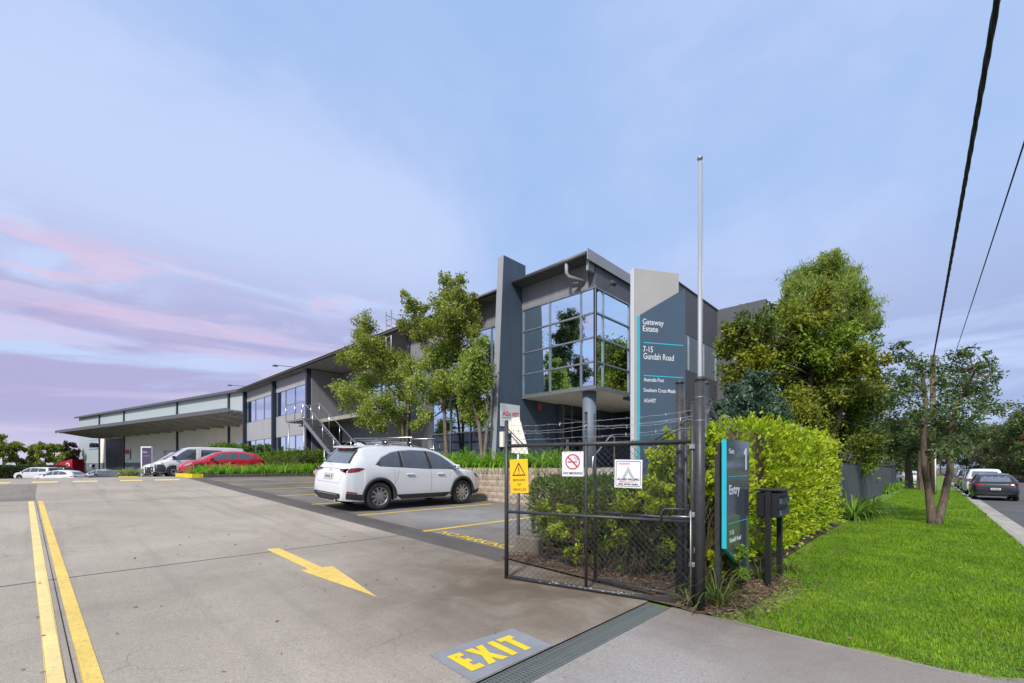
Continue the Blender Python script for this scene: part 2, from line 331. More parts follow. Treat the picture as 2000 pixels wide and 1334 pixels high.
class MB:
    def __init__(s): s.V = []; s.F = []; s.sm = False
    def add(s, V, Fc):
        n = len(s.V); s.V += [Vector(v) for v in V]; s.F += [tuple(i + n for i in f) for f in Fc]; return s
    def box(s, x0, x1, y0, y1, z0, z1, ch=0.0):
        if ch <= 0:
            return s.add([(x0, y0, z0), (x1, y0, z0), (x1, y1, z0), (x0, y1, z0), (x0, y0, z1), (x1, y0, z1), (x1, y1, z1), (x0, y1, z1)],
                         [(0, 3, 2, 1), (4, 5, 6, 7), (0, 1, 5, 4), (1, 2, 6, 5), (2, 3, 7, 6), (3, 0, 4, 7)])
        c = ch; pts = [(x0 + c, y0), (x1 - c, y0), (x1, y0 + c), (x1, y1 - c), (x1 - c, y1), (x0 + c, y1), (x0, y1 - c), (x0, y0 + c)]
        cx, cy = (x0 + x1) / 2, (y0 + y1) / 2
        inn = [(cx + (p[0] - cx) * max(0, 1 - 2 * c / (x1 - x0)), cy + (p[1] - cy) * max(0, 1 - 2 * c / (y1 - y0))) for p in pts]
        V = [(p[0], p[1], z0) for p in inn] + [(p[0], p[1], z0 + c) for p in pts] + [(p[0], p[1], z1 - c) for p in pts] + [(p[0], p[1], z1) for p in inn]
        Fc = [tuple(range(7, -1, -1)), tuple(range(24, 32))]
        for k in range(3):
            for i in range(8): j = (i + 1) % 8; Fc.append((k * 8 + i, k * 8 + j, k * 8 + 8 + j, k * 8 + 8 + i))
        return s.add(V, Fc)
    def prism(s, pts, d, axis):
        """extrude a closed polygon of 3-D points by vector d"""
        n = len(pts); d = Vector(d); V = [Vector(p) for p in pts] + [Vector(p) + d for p in pts]
        Fc = [tuple(range(n - 1, -1, -1)), tuple(range(n, 2 * n))] + [(i, (i + 1) % n, n + (i + 1) % n, n + i) for i in range(n)]
        return s.add(V, Fc)
    def tube(s, pts, r, n=8, cap=True):
        pts = [Vector(p) for p in pts]; rs = r if isinstance(r, (list, tuple)) else [r] * len(pts)
        V = []; Fc = []; up = None
        for i, p in enumerate(pts):
            t = (pts[min(i + 1, len(pts) - 1)] - pts[max(i - 1, 0)])
            t = t.normalized() if t.length > 1e-9 else Vector((0, 0, 1))
            if up is None: up = t.orthogonal().normalized()
            u = (up - t * up.dot(t)); u = u.normalized() if u.length > 1e-6 else t.orthogonal().normalized(); up = u; w = t.cross(u)
            for k in range(n): a = 2 * math.pi * k / n; V.append(p + (u * math.cos(a) + w * math.sin(a)) * rs[i])
        for i in range(len(pts) - 1):
            for k in range(n): k2 = (k + 1) % n; Fc.append((i * n + k, i * n + k2, (i + 1) * n + k2, (i + 1) * n + k))
        if cap: Fc += [tuple(range(n - 1, -1, -1)), tuple(range((len(pts) - 1) * n, len(pts) * n))]
        return s.add(V, Fc)
    def lathe(s, prof, n=20, M=None, close=False):
        """revolve (radius, height) pairs round local z, then place by matrix"""
        M = M or Matrix(); V = []; Fc = []
        for r, z in prof:
            for k in range(n): a = 2 * math.pi * k / n; V.append(M @ Vector((r * math.cos(a), r * math.sin(a), z)))
        for i in range(len(prof) - 1):
            for k in range(n): k2 = (k + 1) % n; Fc.append((i * n + k, i * n + k2, (i + 1) * n + k2, (i + 1) * n + k))
        if not close:
            if prof[0][0] > 1e-5: Fc.append(tuple(range(n - 1, -1, -1)))
            if prof[-1][0] > 1e-5: Fc.append(tuple(range((len(prof) - 1) * n, len(prof) * n)))
        return s.add(V, Fc)
    def build(s, name, m, parent=None, smooth=False, loc=None): return meshobj(name, s.V, s.F, m, parent, smooth, loc)
def B(name, m, parent, *a, ch=0.0): return MB().box(*a, ch=ch).build(name, m, parent)

def lettering(txt, size, M, m, parent, name='lettering', depth=.002, bold=0.0, width=1.0, align='LEFT', shear=0.0):
    """raised sheet letters: built flat in local xy, then placed by the matrix"""
    cu = bpy.data.curves.new(name, 'FONT'); cu.body = txt; cu.size = size; cu.align_x = align; cu.extrude = depth; cu.resolution_u = 3; cu.offset = bold; cu.shear = shear; cu.space_character = 1.0
    t = bpy.data.objects.new(name, cu); COL.objects.link(t); dg = bpy.context.evaluated_depsgraph_get(); me = bpy.data.meshes.new_from_object(t.evaluated_get(dg))
    COL.objects.unlink(t); bpy.data.objects.remove(t)
    me.transform(Matrix.Diagonal((width, 1, 1, 1))); me.transform(M); me.materials.clear(); me.materials.append(MATS[m])
    o = bpy.data.objects.new(name, me); COL.objects.link(o); o.parent = parent; return o
def frame(o, ux, uy):
    ux = Vector(ux).normalized(); uy = Vector(uy).normalized(); uz = ux.cross(uy); M = Matrix.Identity(4)
    for i in range(3): M[i][0] = ux[i]; M[i][1] = uy[i]; M[i][2] = uz[i]; M[i][3] = o[i]
    return M

def sheet(name, xs, ys, dz, m, kind='structure', z=None):
    V = [(x, y, (h(x, y) if z is None else z) + dz) for y in ys for x in xs]; nx = len(xs)
    Fc = [(j * nx + i, j * nx + i + 1, (j + 1) * nx + i + 1, (j + 1) * nx + i) for j in range(len(ys) - 1) for i in range(nx - 1)]
    o = meshobj(name, V, Fc, m); tag(o, kind=kind); return o
def ground_poly(name, pts, dz, m, parent=None, cuts=0):
    """a painted shape lying on the ground"""
    bm = bmesh.new(); f = bm.faces.new([bm.verts.new((p[0], p[1], 0)) for p in pts]); bmesh.ops.triangulate(bm, faces=[f])
    for _ in range(cuts): bmesh.ops.subdivide_edges(bm, edges=[e for e in bm.edges if e.calc_length() > .8], cuts=1)
    for v in bm.verts: v.co.z = h(v.co.x, v.co.y) + dz
    for fc in bm.faces:
        if fc.normal.z < 0: fc.normal_flip()
    me = bpy.data.meshes.new(name); bm.to_mesh(me); bm.free(); me.materials.append(MATS[m]); o = bpy.data.objects.new(name, me); COL.objects.link(o)
    if parent: o.parent = parent
    return o
def ar(a, b, n): return [a + (b - a) * i / n for i in range(n + 1)]
# ================================================================== ground, paving and paint
YS = sorted(set(ar(2.21, 24, 44) + ar(24, 32, 24) + ar(32, 70, 38)))
gx = [-900, -300, -120, -60, -20, 0, 20, 60, 120, 300, 900]
o = sheet('ground', gx, [-900, -300, -120, -60, -30, -12, -5, 0, 3, 8, 14, 20, 24, 27, 30, 37, 47, 58, 90, 140, 300, 900], -.35, 'scrub_ground')
tag(sheet('driveway', [-16, -.14, 4.45], YS, 0, 'slab'))
sheet('far_yard', [4.45, 9, 14, 20], [y for y in YS if y >= 44], 0, 'slab')
sheet('side_yard', [-60, -30, -16], YS, -.003, 'slab_dark')
sheet('driveway_lane', [-5, -.16], ar(16.45, 22.4, 12), .004, 'slab_dark')
sheet('gutter_strip', [4.45, 5.06], [4.5] + [y for y in YS if 4.5 < y <= 47], -.004, 'gutter_asphalt')
sheet('parking_bays', [5.06, 7.5, 9.95], [4.5] + [y for y in YS if 4.5 < y <= 47], 0, 'bay_asphalt')
sheet('driveway_edge', [4.45, 5.06], [y for y in YS if y < 4.5] + [4.5], -.002, 'slab')
sheet('driveway_apron', [-30, -12, -4, 0, 2, 4.42], [-1.3, -.6, 0, .6, 1.2, 1.95], 0, 'apron')
ground_poly('driveway_apron', [(4.42, 1.95), (4.42, 1.55), (4.46, 1.3), (4.36, .7), (4.36, .2), (4.5, -.3), (4.9, -.8), (5.6, -1.29), (4.415, -1.3), (4.415, 1.95)], .001, 'apron')['kind'] = 'structure'
XR = [-300, -100, -40, -10, 5, 10, 20, 40, 60, 95, 140, 300]
o = sheet('road', XR, [-9.2, -5, -1.72], -.125, 'road_asphalt')
sheet('far_verge', XR, [-200, -60, -30, -14, -9.2], .02, 'scrub_ground')
sheet('verge', [4.38, 5, 7, 10, 15, 20, 40, 60, 95, 140], [-1.21, -.5, .5, 1.2, 2.2, 3.2], -.012, 'turf_ground')
sheet('verge_back', [13, 20, 40, 60, 95, 140], [3.2, 5, 7, 12, 30], -.02, 'scrub_ground')
def kerb():
    xs = [5.6, 8, 12, 20, 40, 60, 95, 140]; pr = [(-1.2, -.2), (-1.2, .004), (-1.33, .004), (-1.37, -.015), (-1.40, -.09), (-1.74, -.115), (-1.74, -.3)]
    V = [(x, y, h(x, 0) + z) for x in xs for y, z in pr]; n = len(pr)
    Fc = [(i * n + k, i * n + k + 1, (i + 1) * n + k + 1, (i + 1) * n + k) for i in range(len(xs) - 1) for k in range(n - 1)]
    tag(meshobj('kerb', V, Fc, 'kerb_concrete'), kind='structure')
kerb()
sheet('garden_soil', [4.62, 5.0, 6, 8, 9.2], [2.24, 3, 4, 4.62], .03, 'soil')
ground_poly('hedge_soil', [(4.385, 1.70), (4.45, 1.58), (4.9, 1.38), (5.6, 1.34), (6.4, 1.40), (7.0, 1.72), (11, 1.8), (15, 1.8), (15, 3.1), (4.62, 3.1), (4.62, 2.23), (4.425, 2.23), (4.425, 1.9)], .012, 'soil', cuts=4)['kind'] = 'structure'
sheet('gate_soil', [4.40, 4.64], [1.86, 2.24], .024, 'soil')
# painted lines
def paint_poly(name, pts, m, dz=.0035, cuts=3): return tag(ground_poly(name, pts, dz, m, cuts=cuts), kind='structure')
paint_poly('lane_line', [(-.26, 16.2), (-.165, 16.2), (.135, 2.45), (.045, 2.45)], 'pale_yellow_paint', cuts=5)
paint_poly('lane_line', [(-.10, 16.2), (-.01, 16.2), (.30, 2.45), (.205, 2.45)], 'yellow_paint', cuts=5)
paint_poly('slab_joint', [(-.353, 22.6), (-.347, 22.6), (-.127, 16.2), (.182, 2.25), (.177, 2.25), (-.132, 16.2)], 'joint_black', .0045, 5)
for yj, x1 in ((7.05, 4.45), (15.4, 4.45)): paint_poly('slab_joint', [(-6, yj - .35), (.1, yj + .02), (x1, yj - .02), (x1, yj - .035), (.1, yj), (-6, yj - .37)], 'joint_black', .0025, 4)
paint_poly('direction_arrow', [(2.29, 7.24), (2.46, 7.22), (2.475, 5.74), (2.60, 5.69), (2.40, 4.22), (2.21, 5.72), (2.31, 5.77)], 'yellow_paint', cuts=3)
for a, b in ((-1.5, -.83), (-.32, .34), (.72, 1.4), (2.06, 2.74), (3.15, 3.97)): paint_poly('hump_marking', [(a, 23.1), (b, 23.0), (b + .06, 23.75), (a + .06, 23.85)], 'pale_yellow_paint')
for y in (7.1, 9.67, 12.24, 14.8, 17.4, 19.9, 22.4): paint_poly('bay_line', [(5.0, y - .05), (9.3, y - .05 + .04), (9.3, y + .09), (5.0, y + .05)], 'thin_yellow_paint', cuts=4)
ex = paint_poly('exit_marking', [(2.0, 2.76), (2.83, 2.69), (2.80, 2.215), (1.96, 2.22)], 'grey_patch_paint', .004)
ex['label'] = 'grey painted patch reading EXIT in yellow block letters beside the drain'
def exit_letters():
    x, b, t = 0, 2.335, 2.635
    E = [(2.05, b), (2.05, t), (2.165, t), (2.165, t - .065), (2.118, t - .065), (2.118, .5 * (b + t) + .03), (2.155, .5 * (b + t) + .03), (2.155, .5 * (b + t) - .03), (2.118, .5 * (b + t) - .03), (2.118, b + .065), (2.172, b + .065), (2.172, b)]
    X = [(2.205, b), (2.26, .5 * (b + t)), (2.21, t), (2.28, t), (2.298, .5 * (b + t) + .06), (2.32, t), (2.385, t), (2.335, .5 * (b + t)), (2.395, b), (2.325, b), (2.298, .5 * (b + t) - .065), (2.272, b)]
    I = [(2.43, b), (2.43, t), (2.495, t), (2.495, b)]
    T = [(2.57, b), (2.57, t - .065), (2.525, t - .065), (2.525, t), (2.675, t), (2.675, t - .065), (2.635, t - .065), (2.635, b)]
    for p in (E, X, I, T): ground_poly('letter', [(q[0] + (q[1] - b) * .06, q[1] - (q[0] - 2.05) * .07) for q in p], .008, 'bright_yellow_paint', ex)
exit_letters()
npk = lettering('NO PARKING', .30, frame((5.13, 6.86, hy(6.86) + .006), (0, -1, -.041), (1, -.25, 0)), 'thin_yellow_paint', None, 'no_parking_marking', .0005, .006, 1.0)
tag(npk, 'yellow stencilled NO PARKING lettering on the bay asphalt', kind='structure')

# ================================================================== trench drain
dr = thing('trench_drain', 'steel grated trench drain crossing the driveway at the gate', 'drain', (0, 0, 0))
MB().box(-12, 4.42, 1.955, 2.215, -.16, -.13).box(-12, 4.42, 1.952, 1.962, -.16, -.004).box(-12, 4.42, 2.208, 2.218, -.16, .0).box(4.40, 4.425, 1.96, 2.21, -.16, -.002).build('trough', 'joint_black', dr)
for y0 in (1.966, 2.196): B('frame_rail', 'grate_steel', dr, -12, 4.4, y0, y0 + .009, -.035, .003)
for y0 in (2.010, 2.055, 2.105, 2.150): B('long_bar', 'grate_steel', dr, -12, 4.4, y0, y0 + .006, -.03, .0005)
bar = MB().box(-.0035, .0035, 1.976, 2.195, -.028, .002).build('cross_bar', 'grate_steel', dr)
xx = 1.6; bar.location.x = 1.57; k = 0
while xx < 4.39:
    c = bar.copy(); COL.objects.link(c); c.location.x = xx; xx += .032; k += 1
MBb = MB()
for i in range(200): MBb.box(-6 + i * .0375 - .0035, -6 + i * .0375 + .0035, 1.976, 2.195, -.028, .002)
tag(MBb.build('far_cross_bars', 'grate_steel', dr), kind='stuff')

# ================================================================== gate, posts, fence
def chainlink(name, W, z0f, z1, parent, pitch=.052, r=.0019, y=.0, m='wire', x0=0.0, top_spikes=.05, clip=None):
    """woven diamonds: two families of diagonal wires clipped to the frame"""
    mb = MB()
    for s in (1, -1):
        c = -z1 - 1
        while c < W + z1 + 1:
            # line x = c + s*(z) ; clip to 0..W and z0f(x)..z1
            ts = []
            zt = z1 + (top_spikes if top_spikes else 0)
            N = 60; seg = []
            for i in range(N + 1):
                z = zt * i / N; x = c + s * z
                if 0 <= x <= W and z >= z0f(x): seg.append((x, z))
            if len(seg) > 1:
                a, b = seg[0], seg[-1]; mb.tube([(x0 + a[0], y + s * .002, a[1]), (x0 + b[0], y + s * .002, b[1])], r, 3, False)
            c += pitch * 1.414
    return tag(mb.build(name, m, parent), kind='stuff')
def barbed(pts, name, parent, amp=.01, barbs=.11, r=.0022, seed=1, sag=.02):
    rnd = random.Random(seed); mb = MB(); pts = [Vector(p) for p in pts]; path = []
    for a, b in zip(pts[:-1], pts[1:]):
        L = (b - a).length; n = max(6, int(L / .05))
        for i in range(n):
            t = i / n; p = a.lerp(b, t); p.z -= sag * 4 * t * (1 - t); p += Vector((rnd.uniform(-amp, amp), rnd.uniform(-amp, amp), rnd.uniform(-amp, amp))) * .5; path.append(p)
    path.append(pts[-1]); mb.tube(path, r, 4)
    d = 0
    for a, b in zip(path[:-1], path[1:]):
        d += (b - a).length
        if d > barbs:
            d = 0; v = Vector((rnd.uniform(-1, 1), rnd.uniform(-1, 1), rnd.uniform(-1, 1))).normalized() * .018
            mb.tube([a - v, a + v], .0016, 3); w = v.cross((b - a).normalized()); w = w.normalized() * .016; mb.tube([a - w + v * .2, a + w - v * .2], .0016, 3)
    return mb.build(name, 'barb', parent)

G1, G0 = Vector((3.94, 3.84, 0)), Vector((4.565, 1.80, 0)); GL = (G0 - G1).length; Grz = math.atan2((G0 - G1).y, (G0 - G1).x)
gate = thing('gate', 'open black chain-link gate leaf carrying three signs and barbed wire', 'gate', (G1.x, G1.y, 0), Grz)
zb = lambda x: .085 - .05 * x / GL
zt = 1.695; gr = .021
MB().tube([(0, 0, zb(0) - .02), (0, 0, 2.0)], .026, 12).build('stile', 'black_steel', gate, True)
MB().tube([(GL, 0, zb(GL) - .03), (GL, 0, 2.09)], .022, 12).build('stile', 'black_steel', gate, True)
xm = GL * .475
MB().tube([(xm, 0, zb(xm)), (xm, 0, 2.05)], .017, 12).build('mullion', 'black_steel', gate, True)
MB().tube([(0, 0, zt), (GL, 0, zt + .008)], .022, 12).build('top_rail', 'black_steel', gate, True)
MB().tube([(0, 0, .885), (GL, 0, .878)], .018, 12).build('mid_rail', 'black_steel', gate, True)
MB().tube([(0, 0, zb(0)), (GL, 0, zb(GL))], .024, 12).build('bottom_rail', 'black_steel', gate, True)
for a, b in (((0.0, 1.92), (.24, zt)), ((.01, 1.87), (.19, zt)), ((GL, 1.95), (GL - .42, zt)), ((GL, 1.90), (GL - .34, zt))):
    MB().tube([(a[0], .012, a[1]), (b[0], .012, b[1])], .007, 6).build('brace', 'black_steel', gate, True)
for x in (0, xm, GL): MB().lathe([(.0, .02), (.016, .012), (.024, 0)], 12, Matrix.Translation((x, 0, (2.0 if x == 0 else 2.05 if x == xm else 2.09)))).build('cap', 'black_steel', gate, True)
chainlink('mesh', GL, zb, zt, gate, y=-.004)
for i, (z, sg) in enumerate(((1.78, .01), (1.865, .02), (1.955, .015), (1.90, .03))):
    barbed([(0, -.02, z - .01), (xm, -.022, z), (GL, -.02, z + .06)], 'barbed_wire', gate, seed=i + 3, sag=sg)
rod = MB().tube([(GL - .012, -.045, -.02), (GL - .012, -.045, 1.0)], .008, 8).build('drop_bolt', 'galv', gate, True)
lt = MB().tube([(GL - .30, -.03, .875), (GL - .30, -.03, .96), (GL - .27, -.03, 1.0), (GL - .22, -.03, 1.005), (GL - .02, -.03, 1.005)], .013, 8).build('latch', 'black_steel', gate, True)
MB().tube([(GL - .20, -.03, .93), (GL + .02, -.03, .93)], .01, 8).build('bolt', 'galv', lt, True)
for z in (.42, .93, 1.62): B('hinge', 'galv', gate, GL - .03, GL + .05, -.035, .03, z, z + .05, ch=.006)
pk = MB()
for i in range(9): pk.lathe([(.009, -.003), (.012, 0), (.009, .003)], 8, Matrix.Translation((GL + .035, -.05, .86 - i * .026)) @ Matrix.Rotation(R(90), 4, 'X' if i % 2 else 'Y'))
ch_ = pk.build('chain', 'galv', gate, True); B('padlock', 'galv', ch_, GL + .018, GL + .052, -.062, -.04, .57, .63, ch=.006)
# flakes of bare metal where paint has chipped off the bottom rail
rr = random.Random(5); fl = MB()
for i in range(26):
    x = rr.choice((.62, 1.0, 1.42)) + rr.gauss(0, .09); a = rr.uniform(.2, 1.2); s = rr.uniform(.004, .011)
    c = Vector((x, -.0243 * math.cos(a), zb(x) + .0243 * math.sin(a))); fl.tube([c - Vector((s, 0, 0)), c + Vector((s, 0, 0))], .0022, 5)
tag(fl.build('paint_chips', 'white_paint', gate), kind='stuff')
# hanging signs on the gate
def gs(px):
    k = (px - 1000) / F; A = G1; D = G0 - G1; f = lambda v: (v.x * _rx + v.y * _ry) - k * (v.x * _fx + v.y * _fy)
    s = -f(A) / f(D); P = A + D * s; return s * GL, P.x * _fx + P.y * _fy
def gz(py, Y): return CAMH + (HZ - py) / F * Y
def gate_plate(name, label, cat, x0, x1, z0, z1, m, tilt=0.0, y=-.035):
    t = thing(name, label, cat, gate.matrix_basis @ Vector(((x0 + x1) / 2, y, (z0 + z1) / 2)), Grz); t.rotation_euler = (0, tilt, Grz)
    w, hh = (x1 - x0) / 2, (z1 - z0) / 2
    B('plate', m, t, -w, w, -.002, .002, -hh, hh); return t, w, hh
def ring(c, r0, r1, n=28, y=-.0045, d=.0015, a0=0, a1=2 * math.pi):
    mb = MB()
    for i in range(n):
        a, b = a0 + (a1 - a0) * i / n, a0 + (a1 - a0) * (i + 1) / n
        q = [(c[0] + r * math.cos(t), y, c[1] + r * math.sin(t)) for r, t in ((r0, a), (r1, a), (r1, b), (r0, b))]; mb.prism(q, (0, d, 0), 1)
    return mb
def flat(poly, y=-.0045, d=.0015): return MB().prism([(p[0], y, p[1]) for p in poly], (0, d, 0), 1)
gate['hint'] = ''; del gate['hint']
bpy.context.view_layer.update()
xa, Ya = gs(999); xb, Yb = gs(1034)
t, w, hh = gate_plate('warning_sign', 'yellow beware of vehicles sign with exclamation triangle on the gate', 'sign', xa, xb, gz(962, Ya), gz(897, Ya), 'sign_yellow', R(-2))
tri = [(0, hh * .82), (-w * .74, hh * .02), (w * .74, hh * .02)]
inn = [(0, hh * .68), (-w * .60, hh * .09), (w * .60, hh * .09)]
for i in range(3): flat([tri[i], tri[(i + 1) % 3], inn[(i + 1) % 3], inn[i]]).build('warning_symbol', 'ink_brown', t)
flat([(-.006, hh * .52), (.006, hh * .52), (.004, hh * .24), (-.004, hh * .24)]).build('warning_symbol', 'ink_brown', t); ring((0, hh * .165), 0, .006, 10).build('warning_symbol', 'ink_brown', t)
def fit_text(txt, x0, x1, z, hgt, m, par, y=-.0035, bold=.0, align=None, ux=(1, 0, 0), depth=.0006, name='lettering'):
    o = lettering(txt, hgt / .73, Matrix.Identity(4), m, par, name, depth, bold); me = o.data
    X = [v.co.x for v in me.vertices]; lo, hi = min(X), max(X); s = (x1 - x0) / (hi - lo)
    me.transform(Matrix.Translation((-lo, 0, 0))); me.transform(Matrix.Diagonal((s, 1, 1, 1))); me.transform(frame((x0, y, z), (1, 0, 0), (0, 0, 1))); return o
fit_text('BEWARE', -w * .66, w * .66, -hh * .30, .030, 'ink_brown', t); fit_text('OF', -w * .2, w * .2, -hh * .57, .030, 'ink_brown', t); fit_text('VEHICLES', -w * .74, w * .74, -hh * .86, .030, 'ink_brown', t)
xa, Ya = gs(1100); xb, Yb = gs(1141.5)
t, w, hh = gate_plate('no_smoking_sign', 'square white no smoking sign with a red barred circle on the gate', 'sign', xa, xb, gz(930, Ya), gz(882.5, Ya), 'sign_white', 0)
ring((0, hh * .18), w * .58, w * .69, 32).build('ban_ring', 'ink_red', t); rs = w * .62; c45 = .707
flat([(-rs * c45 - .006, hh * .18 + rs * c45 - .006), (-rs * c45 + .006, hh * .18 + rs * c45 + .006), (rs * c45 + .006, hh * .18 - rs * c45 + .006), (rs * c45 - .006, hh * .18 - rs * c45 - .006)], -.006).build('ban_bar', 'ink_red', t)
flat([(-w * .48, hh * .12), (w * .28, hh * .12), (w * .28, hh * .2), (-w * .48, hh * .2)], -.0042).build('cigarette', 'ink_black', t); flat([(w * .31, hh * .12), (w * .42, hh * .12), (w * .42, hh * .2), (w * .31, hh * .2)], -.0042).build('cigarette', 'ink_black', t)
for dx in (0, .022): MB().tube([(w * .16 + dx, -.004, hh * .58), (w * .24 + dx, -.004, hh * .48), (w * .26 + dx, -.004, hh * .4), (w * .36 + dx, -.004, hh * .3)], .0026, 5).build('smoke', 'ink_black', t)
fit_text('NO SMOKING', -w * .88, w * .9, -hh * .83, .026, 'ink_black', t, bold=.0008)
for sx_ in (-1, 1): MB().lathe([(0, .004), (.007, 0)], 8, Matrix.Translation((sx_ * w * .72, -.003, hh * .93)) @ Matrix.Rotation(R(90), 4, 'X')).build('fixing', 'ink_red', t)
xa, Ya = gs(1202); xb, Yb = gs(1255.5)
t, w, hh = gate_plate('security_sign', 'faded white security company sign with rounded black border on the gate', 'sign', xa, xb, gz(952, Ya), gz(898, Ya), 'sign_white', R(1.2))
def rrect(w, hh, r, n=5):
    out = []
    for cx, cz, a0 in ((w - r, hh - r, 0), (-w + r, hh - r, 90), (-w + r, -hh + r, 180), (w - r, -hh + r, 270)):
        out += [(cx + r * math.cos(R(a0 + 90 * i / n)), cz + r * math.sin(R(a0 + 90 * i / n))) for i in range(n + 1)]
    return out
oa, ob = rrect(w * .90, hh * .90, .02), rrect(w * .87, hh * .87, .018)
mb = MB()
for i in range(len(oa)): j = (i + 1) % len(oa); mb.prism([(p[0], -.0042, p[1]) for p in (oa[i], oa[j], ob[j], ob[i])], (0, .001, 0), 1)
mb.build('border', 'ink_black', t)
flat([(0, hh * .52), (-w * .42, -hh * .28), (-w * .22, -hh * .28), (0, hh * .1), (w * .22, -hh * .28), (w * .42, -hh * .28)], -.004).build('emblem', 'ink_grey', t)
fit_text('ALLIED PACIFIC', -w * .8, w * .8, -hh * .46, .021, 'ink_black', t, bold=.0012); fit_text('(02) 8746 0682', -w * .72, w * .72, -hh * .80, .018, 'ink_black', t, bold=.0008)
fit_text('SECURITY', -w * .66, w * .66, -hh * .63, .018, 'ink_pink', t, bold=.0008)
flat([(-w * .72, hh * .66), (w * .1, hh * .66), (w * .1, hh * .77), (-w * .72, hh * .77)], -.004).build('faded_heading', 'ink_pink', t)

# second, folded leaf behind
g2a, g2b = Vector((4.62, 3.0, 0)), Vector((4.74, 1.94, 0)); L2 = (g2b - g2a).length
gate2 = thing('gate', 'shorter black chain-link gate leaf folded back behind the signed leaf', 'gate', g2a, math.atan2((g2b - g2a).y, (g2b - g2a).x))
MB().tube([(0, 0, .05), (0, 0, 2.08)], .018, 12).build('stile', 'black_steel', gate2, True)
MB().tube([(0, 0, 1.70), (L2, 0, 1.70)], .018, 12).build('top_rail', 'black_steel', gate2, True)
MB().tube([(0, 0, .89), (L2, 0, .885)], .017, 12).build('mid_rail', 'black_steel', gate2, True)
MB().tube([(0, 0, .075), (L2, 0, .05)], .021, 12).build('bottom_rail', 'black_steel', gate2, True)
MB().tube([(L2, 0, .03), (L2, 0, 2.0)], .018, 12).build('stile', 'black_steel', gate2, True)
chainlink('mesh', L2, lambda x: .06, 1.70, gate2, y=.006)
for i, z in enumerate((1.80, 1.93)): barbed([(0, -.01, z), (L2, -.01, z + .03)], 'barbed_wire', gate2, seed=i + 30)
MB().lathe([(.0, .014), (.012, .01), (.018, 0)], 12, Matrix.Translation((0, 0, 2.08))).build('cap', 'black_steel', gate2, True)

# heavy posts and the barbed wire that runs off along the hedge
def post(label, x, y, ztop, r, extra=None):
    t = thing('gate_post', label, 'post', (x, y, 0), 0, None)
    MB().tube([(0, 0, -.1), (0, 0, ztop)], r, 20).build('shaft', 'black_steel', t, True)
    MB().lathe([(0, .022), (r * .7, .02), (r * 1.08, .008), (r * 1.08, -.02)], 20, Matrix.Translation((0, 0, ztop))).build('cap', 'black_steel', t, True)
    return t
p1 = post('tall black gate post standing inside the gate, tangled with dead vine', 4.87, 2.06, 2.38, .0425)
rnd = random.Random(2)
for i in range(7):
    a0 = rnd.uniform(0, 6.28); pts = [(.05 * math.cos(a0 + k * .5) + rnd.uniform(-.02, .02) + .03 * (k % 3), .05 * math.sin(a0 + k * .5) - .05, 1.75 + .07 * k * rnd.uniform(.4, 1.1)) for k in range(8)]
    MB().tube(pts, .0028, 4).build('dead_vine', 'bark_pale', p1, True)
p2 = post('tall black hinge post at the street end of the gate', 4.50, 1.70, 2.315, .047)
for z in (1.9, 2.13): MB().lathe([(.049, -.004), (.051, 0), (.049, .004)], 16, Matrix.Translation((0, 0, z))).build('wire_wrap', 'barb', p2, True)
p3 = post('black corner post of the hedge fence, behind the hinge post', 5.62, 2.05, 2.47, .036)
fw = thing('barbed_wire', 'slack barbed wire strands running above the lime hedge', 'barbed wire', (0, 0, 0))
fp = at_depth(1500, 826, 8.6)
barbed([(5.62, 2.0, 2.28), (6.3, 2.05, 2.15), (fp.x, fp.y, fp.z - .02)], 'strand', fw, seed=41, sag=.16, amp=.03, r=.003)
barbed([(4.50, 1.70, 2.13), (5.62, 2.0, 2.2), (6.6, 2.05, 2.0), (fp.x, fp.y, fp.z - .18)], 'strand', fw, seed=42, sag=.12, amp=.03, r=.003)
t = thing('fence_post', 'slim galvanised fence post poking out of the lime hedge', 'post', (fp.x, fp.y, 0))
MB().tube([(0, 0, 0), (0, 0, fp.z)], .03, 12).build('shaft', 'galv', t, True); MB().lathe([(0, .03), (.02, .025), (.034, 0)], 12, Matrix.Translation((0, 0, fp.z))).build('cap', 'galv', t, True)

# street fence with dark shade cloth beyond the hedge
fen = thing('street_fence', 'dark cloth-covered chain-link fence running along the verge beyond the hedge', 'fence', (0, 0, 0))
fx0, fx1, fyy = 14.2, 47.0, 2.3
mat('shade_cloth', (.10, .11, .12), .85, 0, (.055, .062, .07), scale=1.2, bump=.5, bscale=3, stretch=(9, 1, .6))
xs = ar(fx0, fx1, 130); rn = random.Random(9); V = []
for x in xs:
    o_ = rn.uniform(-.025, .025)
    for z, oo in ((.03, 0), (.5, o_), (1.1, -o_), (1.62, 0)): V.append((x, fyy - .02 + oo, h(x, 2) + z))
meshobj('shade_cloth', V, [(i * 4 + k, i * 4 + k + 1, (i + 1) * 4 + k + 1, (i + 1) * 4 + k) for i in range(len(xs) - 1) for k in range(3)], 'shade_cloth', fen, True)
x = fx0
while x < fx1 + .1:
    zz = h(x, 2); MB().tube([(x, fyy + .03, zz - .1), (x, fyy + .03, zz + 1.7), (x, fyy - .12, zz + 2.02)], .026, 8).build('post', 'black_steel', fen, True); x += 2.9
MB().tube([(x_, fyy + .03, h(x_, 2) + 1.64) for x_ in (fx0, 30, fx1)], .02, 8).build('top_rail', 'black_steel', fen, True)
for k_, dz in enumerate((1.78, 1.9, 2.0)): barbed([(fx0, fyy - .03 * k_, h(fx0, 2) + dz), (30, fyy - .03 * k_, h(30, 2) + dz), (fx1, fyy - .03 * k_, h(fx1, 2) + dz)], 'barbed_wire', fen, seed=60 + k_, barbs=.3, amp=.02, r=.004)

